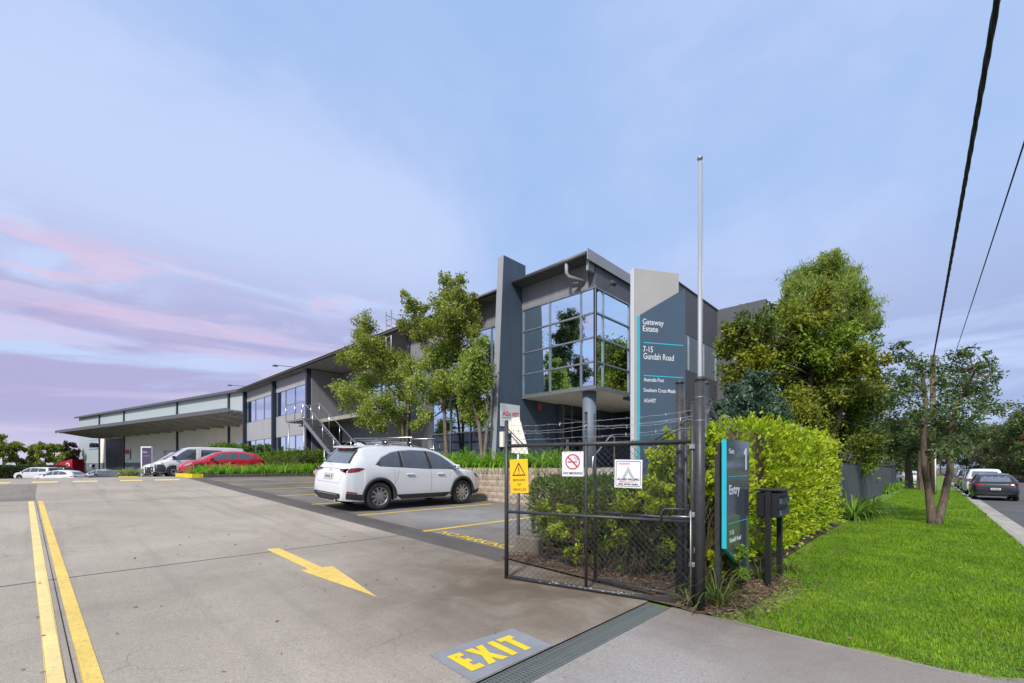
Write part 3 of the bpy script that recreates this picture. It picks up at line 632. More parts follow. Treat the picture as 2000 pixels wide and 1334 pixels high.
# low kerb wall and the sign post in the corner of the garden bed
kw = thing('garden_kerb', 'low weathered concrete kerb wall at the corner of the garden bed', 'kerb wall', (0, 0, 0))
B('wall', 'old_concrete', kw, 5.08, 5.22, 4.30, 4.76, .0, .36, ch=.015); B('return_wall', 'old_concrete', kw, 5.223, 9.2, 4.62, 4.76, .0, .35, ch=.015)
sgp = at_depth(1016, 1055, 7.0)
sp = thing('sign_post', 'galvanised post holding a pale tapered board seen from behind', 'sign post', (5.30, 4.90, 0))
MB().tube([(0, 0, 0), (0, 0, 2.02)], .028, 12).build('pole', 'galv', sp, True)
mb = MB(); mb.prism([(-.135 * .69, -.135 * -.72 - .035, 1.66), (.135 * .69, .135 * -.72 - .035, 1.64), (.11 * .69, .11 * -.72 - .035, 1.80), (-.02, .0 - .035, 2.24), (-.135 * .69, .135 * .72 - .035, 2.22)], (-.01, -.012, 0), 1); mb.build('board', 'warehouse_cream', sp)
for z in (1.75, 2.0): B('bracket', 'galv', sp, -.035, .035, -.035, .03, z, z + .025)

# flagpole
fpx = at_depth(1367, 740, 8.8)
fpo = thing('flagpole', 'tall white flagpole with a grey pulley cap, no flag', 'flagpole', (fpx.x, fpx.y, 0)); topz = at_depth(1362, 312, 8.8).z
MB().tube([(0, 0, 0), (0, 0, 2.2), (0, 0, topz)], [.052, .048, .030], 16).build('pole', 'pole_grey', fpo, True)
MB().lathe([(0, .07), (.03, .065), (.055, .04), (.055, .02), (.04, 0), (.036, -.02)], 14, Matrix.Translation((0, 0, topz))).build('pulley_cap', 'galv', fpo, True)
MB().tube([(.06, -.03, 1.0), (.062, -.03, topz - .05)], .004, 4).build('halyard', 'galv', fpo, True)

# ================================================================== big estate sign
SD = 9.4; saz = R(75.5); sux = Vector((_rx * math.sin(saz) + _fx * math.cos(saz), _ry * math.sin(saz) + _fy * math.cos(saz), 0)); s0 = at_depth(1250, 910, SD)
tot = thing('estate_sign', 'tall slate and white estate sign with a slanted top and cyan edge', 'sign', (s0.x, s0.y, 0), math.atan2(sux.y, sux.x))
def sgn(px, py=700, off=0.0):
    """pixel to (x, z) on the sign's own plane"""
    k = (px - 1000) / F; X0 = (1250 - 1000) / F * SD; Y0 = SD; cx, cy = math.sin(saz), math.cos(saz)
    X0 -= off * cy * 1.0; Y0 += off * cx; s = (k * Y0 - X0) / (cx - k * cy); Y = Y0 + s * cy; return s, CAMH + (HZ - py) / F * Y
xr_, zr_ = sgn(1338.5, 563); zl_ = sgn(1250, 615)[1]
MB().prism([(0, 0, .0), (xr_, 0, .0), (xr_, 0, zr_), (0, 0, zl_)], (0, .10, 0), 1).build('slate_panel', 'sign_slate', tot)
MB().prism([(-.006, -.002, .0), (-.001, -.002, 0), (-.001, -.002, zl_), (-.006, -.002, zl_ - .01)], (0, .104, 0), 1).build('cyan_edge', 'cyan', tot)
xwl, zw = sgn(1238, 523, .12); xwr = sgn(1326, 536, .12)[0]
MB().box(xwl, xwr, .12, .24, 0, zw, ch=.006).build('back_slab', 'sign_white_shaded', tot)  # white slab coloured in its shaded tone
B('lit_end_face', 'sign_white', tot, xwl - .012, xwl - .002, .118, .242, 0, zw)  # thin sheet that paints the slab's sunlit end brighter than its front
for py in (669, 733.5):
    z = sgn(1257, py)[1]; B('divider', 'cyan', tot, sgn(1257)[0], sgn(1334)[0], -.004, -.001, z - .010, z + .010)
bpy.context.view_layer.update()
for txt, pa, pb, py, hp in (('Gateway', 1255, 1296, 633, 11.5), ('Estate', 1255.5, 1285, 646.5, 11.5), ('7-15', 1256, 1275, 687, 12), ('Gundah Road', 1256.5, 1316, 701, 12.5), ('Australia Post', 1257, 1296.5, 744.5, 7.6), ('Southern Cross Masks', 1257, 1320.5, 765, 7.6), ('AGnVET', 1257.5, 1281, 785.5, 7.6)):
    fit_text(txt, sgn(pa)[0], sgn(pb)[0], sgn(pa, py)[1], hp / F * 9.4, 'sign_white', tot, -.004, bold=.0015)

# ================================================================== gate 1 entry sign
EY = 1.60
e0, e1 = 4.97, 5.75
es = thing('entry_sign', 'narrow slate and cyan Gate 1 Entry sign with a pointed foot beside the hedge', 'sign', (0, 0, 0))
zt1 = 1.735; zlft, zrgt = .575, .15
MB().prism([(e0, EY, zlft), (e1, EY, zrgt - .0), (e1, EY, zt1), (e0, EY, zt1)], (0, .045, 0), 1).build('panel', 'sign_slate_gloss', es)
MB().prism([(e0 - .006, EY - .001, zlft), (e0 - .001, EY - .001, zlft), (e0 - .001, EY - .001, zt1), (e0 - .006, EY - .001, zt1)], (0, .047, 0), 1).build('cyan_edge', 'cyan', es)
MB().prism([(e0, EY - .0005, zlft - .006), (e0, EY - .0005, zlft - .001), (e1, EY - .0005, zrgt - .001), (e1, EY - .0005, zrgt - .006)], (0, .046, 0), 1).build('cyan_edge', 'cyan', es)
for x in (e0 + .03, e1 - .16): B('post', 'black_steel', es, x, x + .065, EY + .08, EY + .13, 0, 1.55)
B('back_frame', 'black_steel', es, e0 + .02, e1 - .03, EY + .078, EY + .10, .62, 1.70)
ez = lambda py, f: (CAMH + (HZ - py) / F * (4.62 + .55 * f))
for z in (1.335, .83): B('divider', 'cyan', es, e0 + .07, e1 - .07, EY - .003, EY - .0005, z - .004, z + .004)
bpy.context.view_layer.update()
fit_text('Gate', e0 + .07, e0 + .24, 1.585, .055, 'sign_white', es, EY - .003, bold=.001)
MB().prism([(e1 - .13, EY, 1.405), (e1 - .09, EY, 1.405), (e1 - .09, EY, 1.655), (e1 - .115, EY, 1.655), (e1 - .19, EY, 1.60), (e1 - .18, EY, 1.575), (e1 - .13, EY, 1.605)], (0, -.003, 0), 1).build('numeral', 'sign_white', es)
fit_text('Entry', e0 + .08, e0 + .43, 1.145, .105, 'sign_white', es, EY - .003, bold=.003)
fit_text('7-15', e0 + .09, e0 + .23, .705, .05, 'sign_white', es, EY - .003, bold=.001); fit_text('Gundah Road', e0 + .09, e0 + .47, .625, .05, 'sign_white', es, EY - .003, bold=.001)

# ================================================================== letterboxes
lb = thing('letterbox', 'black twin-slot letterbox unit on two posts in front of the hedge', 'letterbox', (0, 0, 0))
B('post', 'letterbox_black', lb, 5.98, 6.04, 1.43, 1.49, 0, 1.14, ch=.004); B('post', 'letterbox_black', lb, 6.52, 6.58, 1.43, 1.49, 0, 1.14, ch=.004)
B('box', 'letterbox_black', lb, 6.043, 6.517, 1.36, 1.60, .83, 1.13, ch=.008); B('roof', 'letterbox_black', lb, 6.02, 6.56, 1.31, 1.605, 1.145, 1.165, ch=.004)
for z in (.88, 1.02):
    B('flap', 'sign_slate', lb, 6.07, 6.49, 1.335, 1.358, z - .03, z + .045, ch=.003); MB().prism([(6.06, 1.358, z + .055), (6.50, 1.358, z + .055), (6.50, 1.31, z + .045), (6.06, 1.31, z + .045)], (0, 0, .004), 1).build('hood', 'letterbox_black', lb)
    MB().lathe([(.008, 0), (.008, .006), (0, .007)], 10, Matrix.Translation((6.28, 1.335, z)) @ Matrix.Rotation(R(90), 4, 'X')).build('lock', 'galv', lb)
# ================================================================== raised garden: block wall, steps, planting bed
rw = thing('retaining_wall', 'sand coloured split-face block retaining wall in front of the parked white car', 'retaining wall', (0, 0, 0))
mrt = MB()
Z1 = 1.40
for y0 in ar(7.75, 24.0, 12)[:-1]:
    y1 = y0 + (24.0 - 7.75) / 12 - .0; mrt.box(9.985, 10.2, y0, y1, min(h(9, y0), h(9, y1)) - .1, Z1 - .012)
mrt.box(10.2, 12.4, 7.765, 7.98, -.1, Z1 - .012)
mrt.build('mortar_core', 'mortar', rw)
def rough_block(w, hh, d, seed):
    rn = random.Random(seed); V = []; nx, nz = 4, 2
    for j in range(nz + 1):
        for i in range(nx + 1):
            edge = i in (0, nx) or j in (0, nz); V.append((0.0 if edge else -rn.uniform(.006, .022), -w / 2 + w * i / nx, hh * j / nz))
    n0 = len(V); V += [(d, -w / 2, 0), (d, w / 2, 0), (d, w / 2, hh), (d, -w / 2, hh)]
    Fc = [(j * (nx + 1) + i, (j + 1) * (nx + 1) + i, (j + 1) * (nx + 1) + i + 1, j * (nx + 1) + i + 1) for j in range(nz) for i in range(nx)]
    tl = nz * (nx + 1); Fc += [tuple(list(range(0, nx + 1)) + [n0 + 1, n0]), tuple([n0 + 3, n0 + 2] + list(range(tl + nx, tl - 1, -1))), tuple([0, n0, n0 + 3, tl, nx + 1]), tuple([nx, 2 * nx + 1, tl + nx, n0 + 2, n0 + 1])]
    me = bpy.data.meshes.new('block'); me.from_pydata(V, [], Fc); me.update(); me.materials.append(MATS['block']); return me
blk = [rough_block(.382, .183, .09, i) for i in range(6)]; rn = random.Random(3)
def lay(face, a, rows, zbot):
    pass
for r in range(8):
    z = Z1 - (r + 1) * .192
    y = 7.75 + (.195 if r % 2 else 0.0) + .19
    first = True
    while y < 24:
        if z + .19 > h(9.9, y) - .02:
            o = bpy.data.objects.new('block', rn.choice(blk)); COL.objects.link(o); o.parent = rw; o.location = (9.9 + rn.uniform(-.004, .004), y, z)
        y += .392
    x = 9.9 + .2 + (.19 if r % 2 else 0)
    while x < 12.0:
        o = bpy.data.objects.new('block', rn.choice(blk)); COL.objects.link(o); o.parent = rw; o.location = (x, 7.67 + rn.uniform(-.004, .004), z); o.rotation_euler.z = R(90); x += .392
mulch = sheet('raised_bed', [10.15, 11.5, 13.1], ar(7.95, 24.1, 10), 0, 'soil', z=1.33)
sheet('raised_ground', [9.95, 11, 13.1, 20], ar(24.0, 47, 12), .012, 'soil')

st = thing('entry_steps', 'grey concrete entry steps with steel handrails behind the hedge', 'steps', (0, 0, 0))
for i in range(7):
    z0 = .16 + i * .175; B('step', 'kerb_concrete', st, 9.2 + i * .24, 12.6 if i == 6 else 9.2 + i * .24 + .28, 6.25, 7.55, -.2, z0 + .16, ch=.01)
B('side_wall', 'old_concrete', st, 9.1, 12.4, 6.0, 6.24, -.2, 1.02, ch=.01)
MB().tube([(9.75, 6.4, .9), (9.75, 6.4, 1.66), (10.6, 6.4, 2.26), (10.78, 6.4, 2.26), (10.82, 6.4, 2.2), (10.82, 6.4, 1.3)], .022, 10).build('handrail', 'stainless', st, True)

# ================================================================== office building
of = thing('office_building', 'two-storey grey office block with blue mirrored corner glazing and blade walls', 'building', (0, 0, 0))
A = 13.0; YB = 8.43; XE = 24.8; YE = 46.7; FL = 1.4
rng_ = random.Random(17)
def pane(P, x0, x1, y0, y1, z0, z1, m='coated_glass', jit=.0035):
    """one sheet of glass in a wall plane (x0==x1 or y0==y1), very slightly out of true as real glazing is"""
    j = [rng_.uniform(-jit, jit) for _ in range(3)]
    if x0 == x1:
        V = [(x0, y0, z0), (x0, y1, z0), (x0, y1, z1), (x0, y0, z1)]; V = [(v[0] + j[0] * (v[1] - (y0 + y1) / 2) + j[1] * (v[2] - (z0 + z1) / 2), v[1], v[2]) for v in V]; d = Vector((.012, 0, 0))
    else:
        V = [(x0, y0, z0), (x1, y0, z0), (x1, y0, z1), (x0, y0, z1)]; V = [(v[0], v[1] + j[0] * (v[0] - (x0 + x1) / 2) + j[1] * (v[2] - (z0 + z1) / 2), v[2]) for v in V]; d = Vector((0, .012, 0))
    o = MB().prism(V, d, 0).build('pane', m, P); return o
def glazing(name, plane, c, us, zs, m='coated_glass', bar=.05, parent=of, depth=.07, proud=.03, skip=()):
    """window: mullions and transoms as frame bars, panes as sub-parts. plane 'x' -> wall x=c running in y"""
    w = empty(name, (0, 0, 0), 0, parent)
    def bx(u0, u1, z0, z1):
        if plane == 'x': return B('frame_bar', 'mullion', w, c - proud, c + depth, u0, u1, z0, z1)
        return B('frame_bar', 'mullion', w, u0, u1, c - proud, c + depth, z0, z1)
    for u in us: bx(u - bar / 2, u + bar / 2, zs[0], zs[-1])
    for z in zs:
        for a, b in zip(us[:-1], us[1:]): bx(a + bar / 2, b - bar / 2, z - bar / 2, z + bar / 2)
    for i, (a, b) in enumerate(zip(us[:-1], us[1:])):
        for k, (z0, z1) in enumerate(zip(zs[:-1], zs[1:])):
            mm = m if not callable(m) else m(i, k)
            if plane == 'x': pane(w, c + .015, c + .015, a, b, z0, z1, mm)
            else: pane(w, a, b, c + .015, c + .015, z0, z1, mm)
    return w
# corner glass box
gzs = [4.16 + .04, 5.03, 5.87, 6.71, 7.56]
def uy(px): return on_x(px, 700, A).y
def ux_(px): return on_y(px, 700, YB).x
glazing('corner_window', 'x', A, [YB + .03, YB + .03 + (uy(1136) - YB), uy(1074), 11.76], gzs)
glazing('corner_window', 'y', YB, [A + .03, ux_(1178), 15.30], gzs)
B('corner_mullion', 'mullion', of, A - .03, A + .055, YB - .03, YB + .055, 4.13, 7.60)
# wall band and roof above the glass
B('fascia_wall', 'wall_mid', of, A - .01, A + .25, YB + .28, 11.8, 7.59, 8.50); B('fascia_wall', 'wall_dark', of, A - .01, 15.38, YB - .01, YB + .25, 7.602, 8.36)
B('core_wall', 'wall_dark', of, A + .10, 15.3, YB + .12, 11.75, 4.17, 7.58)
rf = B('roof', 'roof_metal', of, 12.48, 15.6, YB - .06, 11.78, 8.50, 8.56)
B('barge_trim', 'fin_edge', rf, 12.40, 15.45, YB - .10, YB - .062, 8.30, 8.66)
mb = MB(); mb.tube([(12.44, YB - .02, 8.52), (12.44, 11.79, 8.50)], .085, 12); gt = mb.build('gutter', 'gutter_metal', rf, True)
B('soffit_lining', 'wall_dark', rf, 12.5, A - .012, YB + .0, 11.78, 8.44, 8.497)
B('eaves_beam', 'fin_edge', of, 12.62, 12.97, YB + .02, YB + .12, 8.05, 8.40)
dp = MB().tube([(12.46, 9.25, 8.46), (12.46, 9.25, 8.12), (12.52, 9.2, 8.0), (12.95, 8.85, 7.86)], .06, 10).build('downpipe', 'fin_edge', of, True)
def flood(x, y, z, rz, tilt, label=None):
    e = empty('floodlight', (x, y, z), rz, of); e.rotation_euler = (tilt, 0, rz)
    MB().box(-.13, .13, -.07, .05, -.16, .0, ch=.02).build('housing', 'gutter_metal', e); B('lens', 'dark_glass', e, -.11, .11, -.078, -.071, -.145, -.015); MB().tube([(0, .05, -.06), (0, .2, .02)], .02, 6).build('bracket', 'gutter_metal', e)
flood(12.72, 9.05, 7.82, R(-70), R(30)); flood(13.62, YB - .26, 7.84, R(0), R(-40))
# porch below: soffit, column, back wall, doors
B('porch_soffit', 'soffit', of, A + .0, 19.5, YB + .0, 11.78, 4.10, 4.135)
B('soffit_trim', 'mullion', of, A - .035, A - .002, YB - .035, 11.79, 4.09, 4.172); B('soffit_trim', 'mullion', of, A - .002, 15.3, YB - .037, YB - .002, 4.088, 4.172)
MB().lathe([(.245, FL - .3), (.245, 4.095)], 28, Matrix.Translation((13.42, 8.95, 0))).build('column', 'column_blue', of, True)
B('porch_floor', 'kerb_concrete', of, 12.61, 24, 6.0, 12.0, .6, FL - .01)
B('return_wall', 'teal_wall', of, 13.2, 15.2, 11.80, 12.0, FL, 8.4)
B('back_wall', 'teal_wall', of, 15.2, 24.5, 11.62, 11.9, FL, 4.10)
dw = empty('entry_door', (0, 0, 0), 0, of)
for x in (15.35, 15.95, 17.0, 18.1): B('frame_bar', 'mullion', dw, x, x + .06, 11.56, 11.615, FL, 4.08)
for z in (FL + .02, 3.45): B('frame_bar', 'mullion', dw, 15.41, 18.1, 11.565, 11.612, z, z + .06)
for a, b in ((15.41, 15.95), (16.01, 17.0), (17.06, 18.1)):
    B('pane', 'shop_glass', dw, a, b, 11.58, 11.60, FL + .08, 3.45); B('pane', 'shop_glass', dw, a, b, 11.58, 11.60, 3.51, 4.08)
B('door_notice', 'sign_red', dw, 16.15, 16.9, 11.565, 11.575, 2.36, 2.46); B('door_notice', 'sign_white', dw, 15.55, 15.75, 11.565, 11.575, 2.1, 2.6)
B('pull_handle', 'stainless', dw, 16.9, 16.94, 11.48, 11.52, 2.1, 2.9)
for x in (14.0, 15.9, 17.4): MB().lathe([(.09, .03), (.1, 0), (.05, -.015), (0, -.016)], 14, Matrix.Translation((x, 10.2, 4.085))).build('downlight', 'white_paint', of)
# hanging red exit tab and cabinets on the blade wall
B('fire_tab', 'sign_red', of, 13.75, 13.93, 11.6, 11.63, 3.72, 3.98)
cb = B('service_cabinet', 'warehouse_cream', of, 12.15, 12.75, 11.60, 11.795, 2.70, 3.12, ch=.01); B('cabinet_label', 'sign_red', cb, 12.60, 12.73, 11.59, 11.598, 2.86, 3.05)
cb2 = B('service_cabinet', 'warehouse_cream', of, 11.72, 12.02, 11.62, 11.795, 2.15, 2.72, ch=.01); B('cabinet_label', 'ink_grey', cb2, 11.80, 11.92, 11.605, 11.618, 2.35, 2.6)
# blade wall (fin) with raking front edge
def blade(name, y0, y1, xt, xb, xback, z0, z1, m, edge='fin_edge'):
    f = MB().prism([(xb, y0, z0), (xback, y0, z0), (xback, y0, z1), (xt, y0, z1)], (0, y1 - y0, 0), 1).build(name, m, of)
    d = Vector((xt - xb, 0, z1 - z0)); MB().prism([(xb - .012, y0 - .001, z0), (xb - .002, y0 - .001, z0), (xt - .002, y0 - .001, z1), (xt - .012, y0 - .001, z1)], (0, y1 - y0 + .002, 0), 1).build('edge_panel', edge, f)
blade('blade_wall', 11.80, 12.10, 11.96, 11.50, 13.19, FL - .3, 9.40, 'teal_wall')
bpy.context.view_layer.update()
agv = thing('tenant_sign', 'white tenant board with red and green lettering on the blade wall', 'sign', (0, 0, 0))
q0, q1 = on_y(978, 787, 11.77), on_y(1015.5, 835, 11.77); zt_, zb_ = on_y(978, 787, 11.77).z, on_y(978, 832, 11.77).z
B('board', 'sign_white', agv, q0.x, q1.x, 11.77, 11.796, zb_, zt_)
wz = q1.x - q0.x; hb = zt_ - zb_
fit_text('AG', q0.x + wz * .08, q0.x + wz * .40, zb_ + hb * .46, hb * .20, 'ink_red', agv, 11.768, bold=.008)
fit_text('n', q0.x + wz * .42, q0.x + wz * .53, zb_ + hb * .46, hb * .20, 'ink_green', agv, 11.768, bold=.008)
fit_text('VET', q0.x + wz * .55, q0.x + wz * .95, zb_ + hb * .46, hb * .20, 'ink_red', agv, 11.768, bold=.008)
B('underline', 'ink_green', agv, q0.x + wz * .07, q0.x + wz * .9, 11.765, 11.769, zb_ + hb * .37, zb_ + hb * .40)
# right wing
B('wing_wall', 'wall_dark', of, 19.2, XE, YB + .02, YB + .3, 7.72, 9.75); B('wing_wall', 'wall_dark', of, 15.38, XE, YB + .02, YB + .3, 4.0, 5.93)
B('wing_core', 'wall_dark', of, 15.40, XE, YB + .30, 11.6, 4.14, 8.4); B('wing_coping', 'roof_metal', of, 19.15, XE, YB - .02, YB + .34, 9.752, 9.80); B('wing_parapet', 'wall_dark', of, 19.2, 19.45, YB + .301, 12, 8.4, 9.75); B('wing_wall', 'wall_dark', of, 15.38, 19.19, YB + .02, YB + .3, 7.72, 8.40)
B('wing_base', 'wall_dark', of, 18.6, XE, YB + .06, YB + .28, FL - .4, 3.998)
glazing('wing_window', 'y', YB + .05, [15.42, 17.3, 19.2, 21.1, 23.0, 24.7], [5.95, 7.70])
MB().prism([(XE, 6.25, FL - .5), (XE, 6.12, 9.78), (XE, 8.8, 9.78), (XE, 8.8, FL - .5)], (.28, 0, 0), 0).build('blade_wall', 'wall_dark', of)
B('main_block', 'wall_dark', of, 15.6, 40, 12.02, 46.5, FL - 1, 8.2)
# ---- long driveway front
B('head_wall', 'wall_mid', of, A, A + .3, 12.10, 19.9, 7.33, 8.30)
glazing('curtain_window', 'x', A, [12.14, 13.55, 14.9, 16.28, 17.67], [FL + .25, 2.95, 4.55, 7.30], lambda i, k: 'coated_glass' if k else 'shop_glass')
B('curtain_core', 'wall_dark', of, A + .35, 15.5, 12.12, 17.6, FL - .2, 8.2)
B('pier_wall', 'wall_mid', of, A - .03, A + .3, 17.72, 19.55, FL - .4, 7.328); B('pier_pipe', 'navy_steel', of, A - .06, A + .2, 19.56, 19.86, FL - .4, 8.25)
# recessed bay
RX = 15.3
B('recess_upper_wall', 'wall_mid', of, RX, RX + .25, 19.9, 31.85, 6.9, 8.25); B('recess_spandrel', 'wall_mid', of, A + .2, A + .45, 19.9, 27.6, 2.95, 4.65)
B('recess_upper_wall', 'wall_mid', of, RX, RX + .25, 28.35, 31.85, 4.4, 6.9)
glazing('upper_window', 'x', RX - .05, [20.0, 22.1, 24.2, 26.3, 28.3], [4.7, 6.88])
B('recess_end_wall', 'wall_mid', of, A + .02, RX - .001, 31.86, 32.1, FL - 1, 8.25)
B('landing_floor', 'kerb_concrete', of, 12.0, RX - .002, 19.9, 31.85, 4.18, 4.40)
B('recess_lower_wall', 'dark_glass', of, RX - .02, RX + .2, 19.9, 31.85, FL - 1, 4.17)
for y in (21.2, 22.4, 24.0, 26.5, 29.0): B('frame_bar', 'mullion', of, RX - .06, RX - .021, y, y + .07, FL - .6, 4.16)
B('stone_pier', 'block', of, 12.6, 13.1, 19.95, 20.5, FL - .4, 2.95)
B('white_pier', 'white_paint', of, 13.3, 13.5, 23.1, 23.4, FL - .4, 4.17)
dr_ = B('upper_door', 'wall_mid', of, RX - .08, RX - .004, 28.75, 29.75, 4.40, 6.55); B('door_notice', 'white_paint', dr_, RX - .09, RX - .082, 29.2, 29.5, 5.3, 5.95); B('handle', 'stainless', dr_, RX - .11, RX - .083, 28.82, 28.92, 5.35, 5.40)
B('door_frame', 'navy_steel', of, RX - .05, RX - .003, 29.752, 29.85, 4.40, 6.66); B('door_frame', 'navy_steel', of, RX - .05, RX - .003, 28.65, 28.748, 4.40, 6.66)
# window bays at the far end
for y0, y1 in ((32.75, 38.75), (39.25, 46.3)):
    B('head_wall', 'wall_light', of, A, A + .25, y0, y1, 7.36, 8.28); B('spandrel_wall', 'wall_light', of, A, A + .25, y0, y1, 3.76, 5.40)
    us = [y0 + .2 + (y1 - y0 - .3) * i / 3 for i in range(4)]
    B('jamb_wall', 'wall_light', of, A - .001, A + .25, y0, y0 + .17, 5.402, 7.358)
    glazing('bay_window', 'x', A + .03, us, [5.42, 7.34], bar=.035); glazing('bay_window', 'x', A + .03, us, [FL - .6, 3.74], bar=.035)
    B('bay_core', 'wall_dark', of, A + .3, 15.5, y0, y1, FL - 1.5, 8.2)
for y, w in ((31.95, .45), (38.76, .46), (46.32, .40)):
    B('steel_column', 'navy_steel', of, A - .30, A + .05, y, y + w * .55, -.2, 8.36, ch=.01); B('column_cladding', 'wall_light', of, A - .12, A + .3, y + w * .56, y + w + .3 if y < 33 else y + w, -.2, 8.30)
B('end_wall', 'wall_light', of, A + .02, 40, 46.52, 46.7, -.6, 8.25)
# long roof with ochre drip edge
lr = MB().prism([(12.35, 12.1, 8.42), (12.35, 12.1, 8.47), (26, 12.1, 9.05), (40, 12.1, 8.47), (40, 12.1, 8.3), (26, 12.1, 8.9)], (0, 34.9, 0), 1).build('long_roof', 'roof_metal', of)
MB().tube([(12.37, 12.1, 8.40), (12.37, 47.0, 8.40)], .07, 10).build('gutter', 'gutter_metal', lr, True); B('drip_edge', 'ochre_edge', lr, 12.28, 12.44, 19.6, 47.0, 8.475, 8.50)
B('soffit_lining', 'wall_mid', lr, 12.45, RX + .2, 12.12, 46.9, 8.30, 8.335)
# roof access ladder
ld = empty('roof_ladder', (12.45, 20.75, 0), 0, of)
for y in (-.25, .25): MB().tube([(0, y, 5.6), (0, y, 9.55)], .03, 8).build('rail', 'galv', ld, True)
z = 5.8
while z < 9.4: MB().tube([(0, -.25, z), (0, .25, z)], .016, 6).build('rung', 'galv', ld, True); z += .30
for z in (8.9, 9.4): MB().tube([(0, -.25, z), (.9, -.55, z), (1.7, -.6, z)], .022, 6).build('guard_rail', 'galv', ld, True); MB().tube([(0, .25, z), (.9, .55, z), (1.7, .6, z)], .022, 6).build('guard_rail', 'galv', ld, True)
for y in (-.6, .6): MB().tube([(1.7, y, 8.5), (1.7, y, 9.4)], .022, 6).build('guard_post', 'galv', ld, True)
# eaves lamps
for y in (33.2, 44.5):
    e = empty('eaves_lamp', (12.4, y, 8.6), 0, of); MB().tube([(.5, 0, -.05), (-1.0, 1.0, .05)], .022, 6).build('arm', 'gutter_metal', e); MB().lathe([(.05, .1), (.07, .05), (.2, 0), (.2, -.02), (0, -.02)], 14, Matrix.Translation((-1.0, 1.0, .0))).build('lamp_head', 'gutter_metal', e)
# outside stair
sr = thing('outside_stair', 'steel outside stair with silver rails climbing to the upper office door', 'stair', (0, 0, 0))
yA, zA, yB, zB = 28.2, 4.40, 22.6, 1.2
def sp_(t): return yA + (yB - yA) * t, zA + (zB - zA) * t
for x in (11.0, 11.98): MB().prism([(x, yA, zA - .30), (x, yA, zA - .02), (x, yB, zB - .02), (x, yB, zB - .30)], (.04, 0, 0), 0).build('stringer', 'galv', sr)
B('landing', 'galv', sr, 11.0, 12.0, yA, 31.0, 4.28, 4.40)
for i in range(17): y, z = sp_((i + .5) / 17); B('tread', 'gutter_metal', sr, 11.04, 11.98, y - .14, y + .14, z - .06, z - .02)
for x in (11.0, 12.0):
    MB().tube([(x, 31.0, 5.42), (x, yA, 5.42), (x, yB, zB + 1.05), (x, yB - .25, zB + .8)], .026, 8).build('handrail', 'stainless', sr, True)
    for t in (0, .25, .5, .75, 1): y, z = sp_(t); MB().tube([(x, y, z - .05), (x, y, z + 1.03)], .024, 8).build('baluster', 'stainless', sr, True)
    for y in (29.5, 31.0): MB().tube([(x, y, 4.4), (x, y, 5.42)], .024, 8).build('baluster', 'stainless', sr, True)
for k in range(9):
    dz = .12 + k * .1; MB().tube([(11.0, 31.0, 4.4 + dz), (11.0, yA, 4.4 + dz), (11.0, yB, zB + dz)], .006, 4).build('infill_wire', 'stainless', sr)
for y, z in ((25.4, 2.6), (30.8, 4.2), (28.3, 4.1)): MB().tube([(11.1, y, .6), (11.1, y, z)], .04, 8).build('support_post', 'galv', sr, True)
# silver handrails of the garden ramp
hr = thing('ramp_handrail', 'pair of silver handrails sloping up beside the clipped hedge', 'handrail', (0, 0, 0))
for dx in (0, 1.15):
    MB().tube([(10.45 + dx, 24.0, 1.86), (10.45 + dx, 20.5, 2.78), (10.45 + dx, 15.6, 2.62)], .025, 8).build('rail', 'stainless', hr, True)
    for y, z in ((23.8, 1.9), (22.2, 2.3), (20.5, 2.76), (18.2, 2.7), (15.7, 2.62)): MB().tube([(10.45 + dx, y, 1.2), (10.45 + dx, y, z)], .02, 8).build('post', 'stainless', hr, True)
    MB().tube([(10.45 + dx, 20.5, 2.35), (10.45 + dx, 15.6, 2.2)], .018, 8).build('rail', 'stainless', hr, True)

# ================================================================== warehouse beyond the crest
WS = 56 / 43.3
WP = at_depth(490, 910, 56.0); wrz = R(11.9)
wh = thing('warehouse', 'long pale warehouse with a deep loading canopy beyond the car park', 'building', (WP.x, WP.y, 0), wrz)
mat('metal_sheet', (.42, .47, .475), .55, .1, (.38, .43, .435), scale=.6, bump=.35, bscale=2.2, stretch=(1, 14, .02))
WT = 11.2; CZ = 7.2; CP = 6.45; WL = 63.4
def wt(px):   # distance along the wall for a pixel column
    k = (px - 1000) / F; cs, sn = math.cos(wrz), math.sin(wrz); d = Vector((-sn, cs, 0)); f = lambda v: (v.x * _rx + v.y * _ry) - k * (v.x * _fx + v.y * _fy); return -f(WP) / f(d)
def wz_(px, py):
    t = wt(px); P = WP + Vector((-math.sin(wrz), math.cos(wrz), 0)) * t; return CAMH + (HZ - py) / F * (P.x * _fx + P.y * _fy)
B('upper_cladding', 'metal_sheet', wh, 0, .3, -12, WL, CZ - .1, WT - .15)
B('lower_wall', 'warehouse_cream', wh, .02, .3, -12, wt(195), -.6 + 2.6, CZ - .102); B('lower_dado', 'warehouse_dado', wh, .0, .3, wt(300), WL, -.7, 2.0); B('lower_base', 'warehouse_cream', wh, .02, .3, -12, wt(300), -.7, 1.998)
B('office_end', 'metal_sheet', wh, .0, .3, wt(195), WL, 2.0, CZ - .102)
B('gable_wall', 'metal_sheet', wh, .302, 40, WL - .3, WL, -.7, WT - .2)
r_ = MB().prism([(-.5, -12, WT - .15), (-.5, -12, WT + .02), (40, -12, WT + 1.6), (40, -12, WT + 1.4)], (0, WL + 12.8, 0), 1).build('roof', 'roof_metal', wh); B('fascia', 'wall_dark', r_, -.52, -.50, -12, WL + .8, WT - .28, WT + .05)
ct = wt(204)
mat('canopy_sheet', (.36, .36, .35), .6, .1, (.30, .30, .29), scale=.6); cn = B('canopy', 'canopy_sheet', wh, -CP, -.01, -8, ct, CZ, CZ + .12); B('fascia', 'wall_dark', cn, -CP - .06, -CP - .002, -8, ct + .06, CZ - .12, CZ + .32)
y = ct - .2
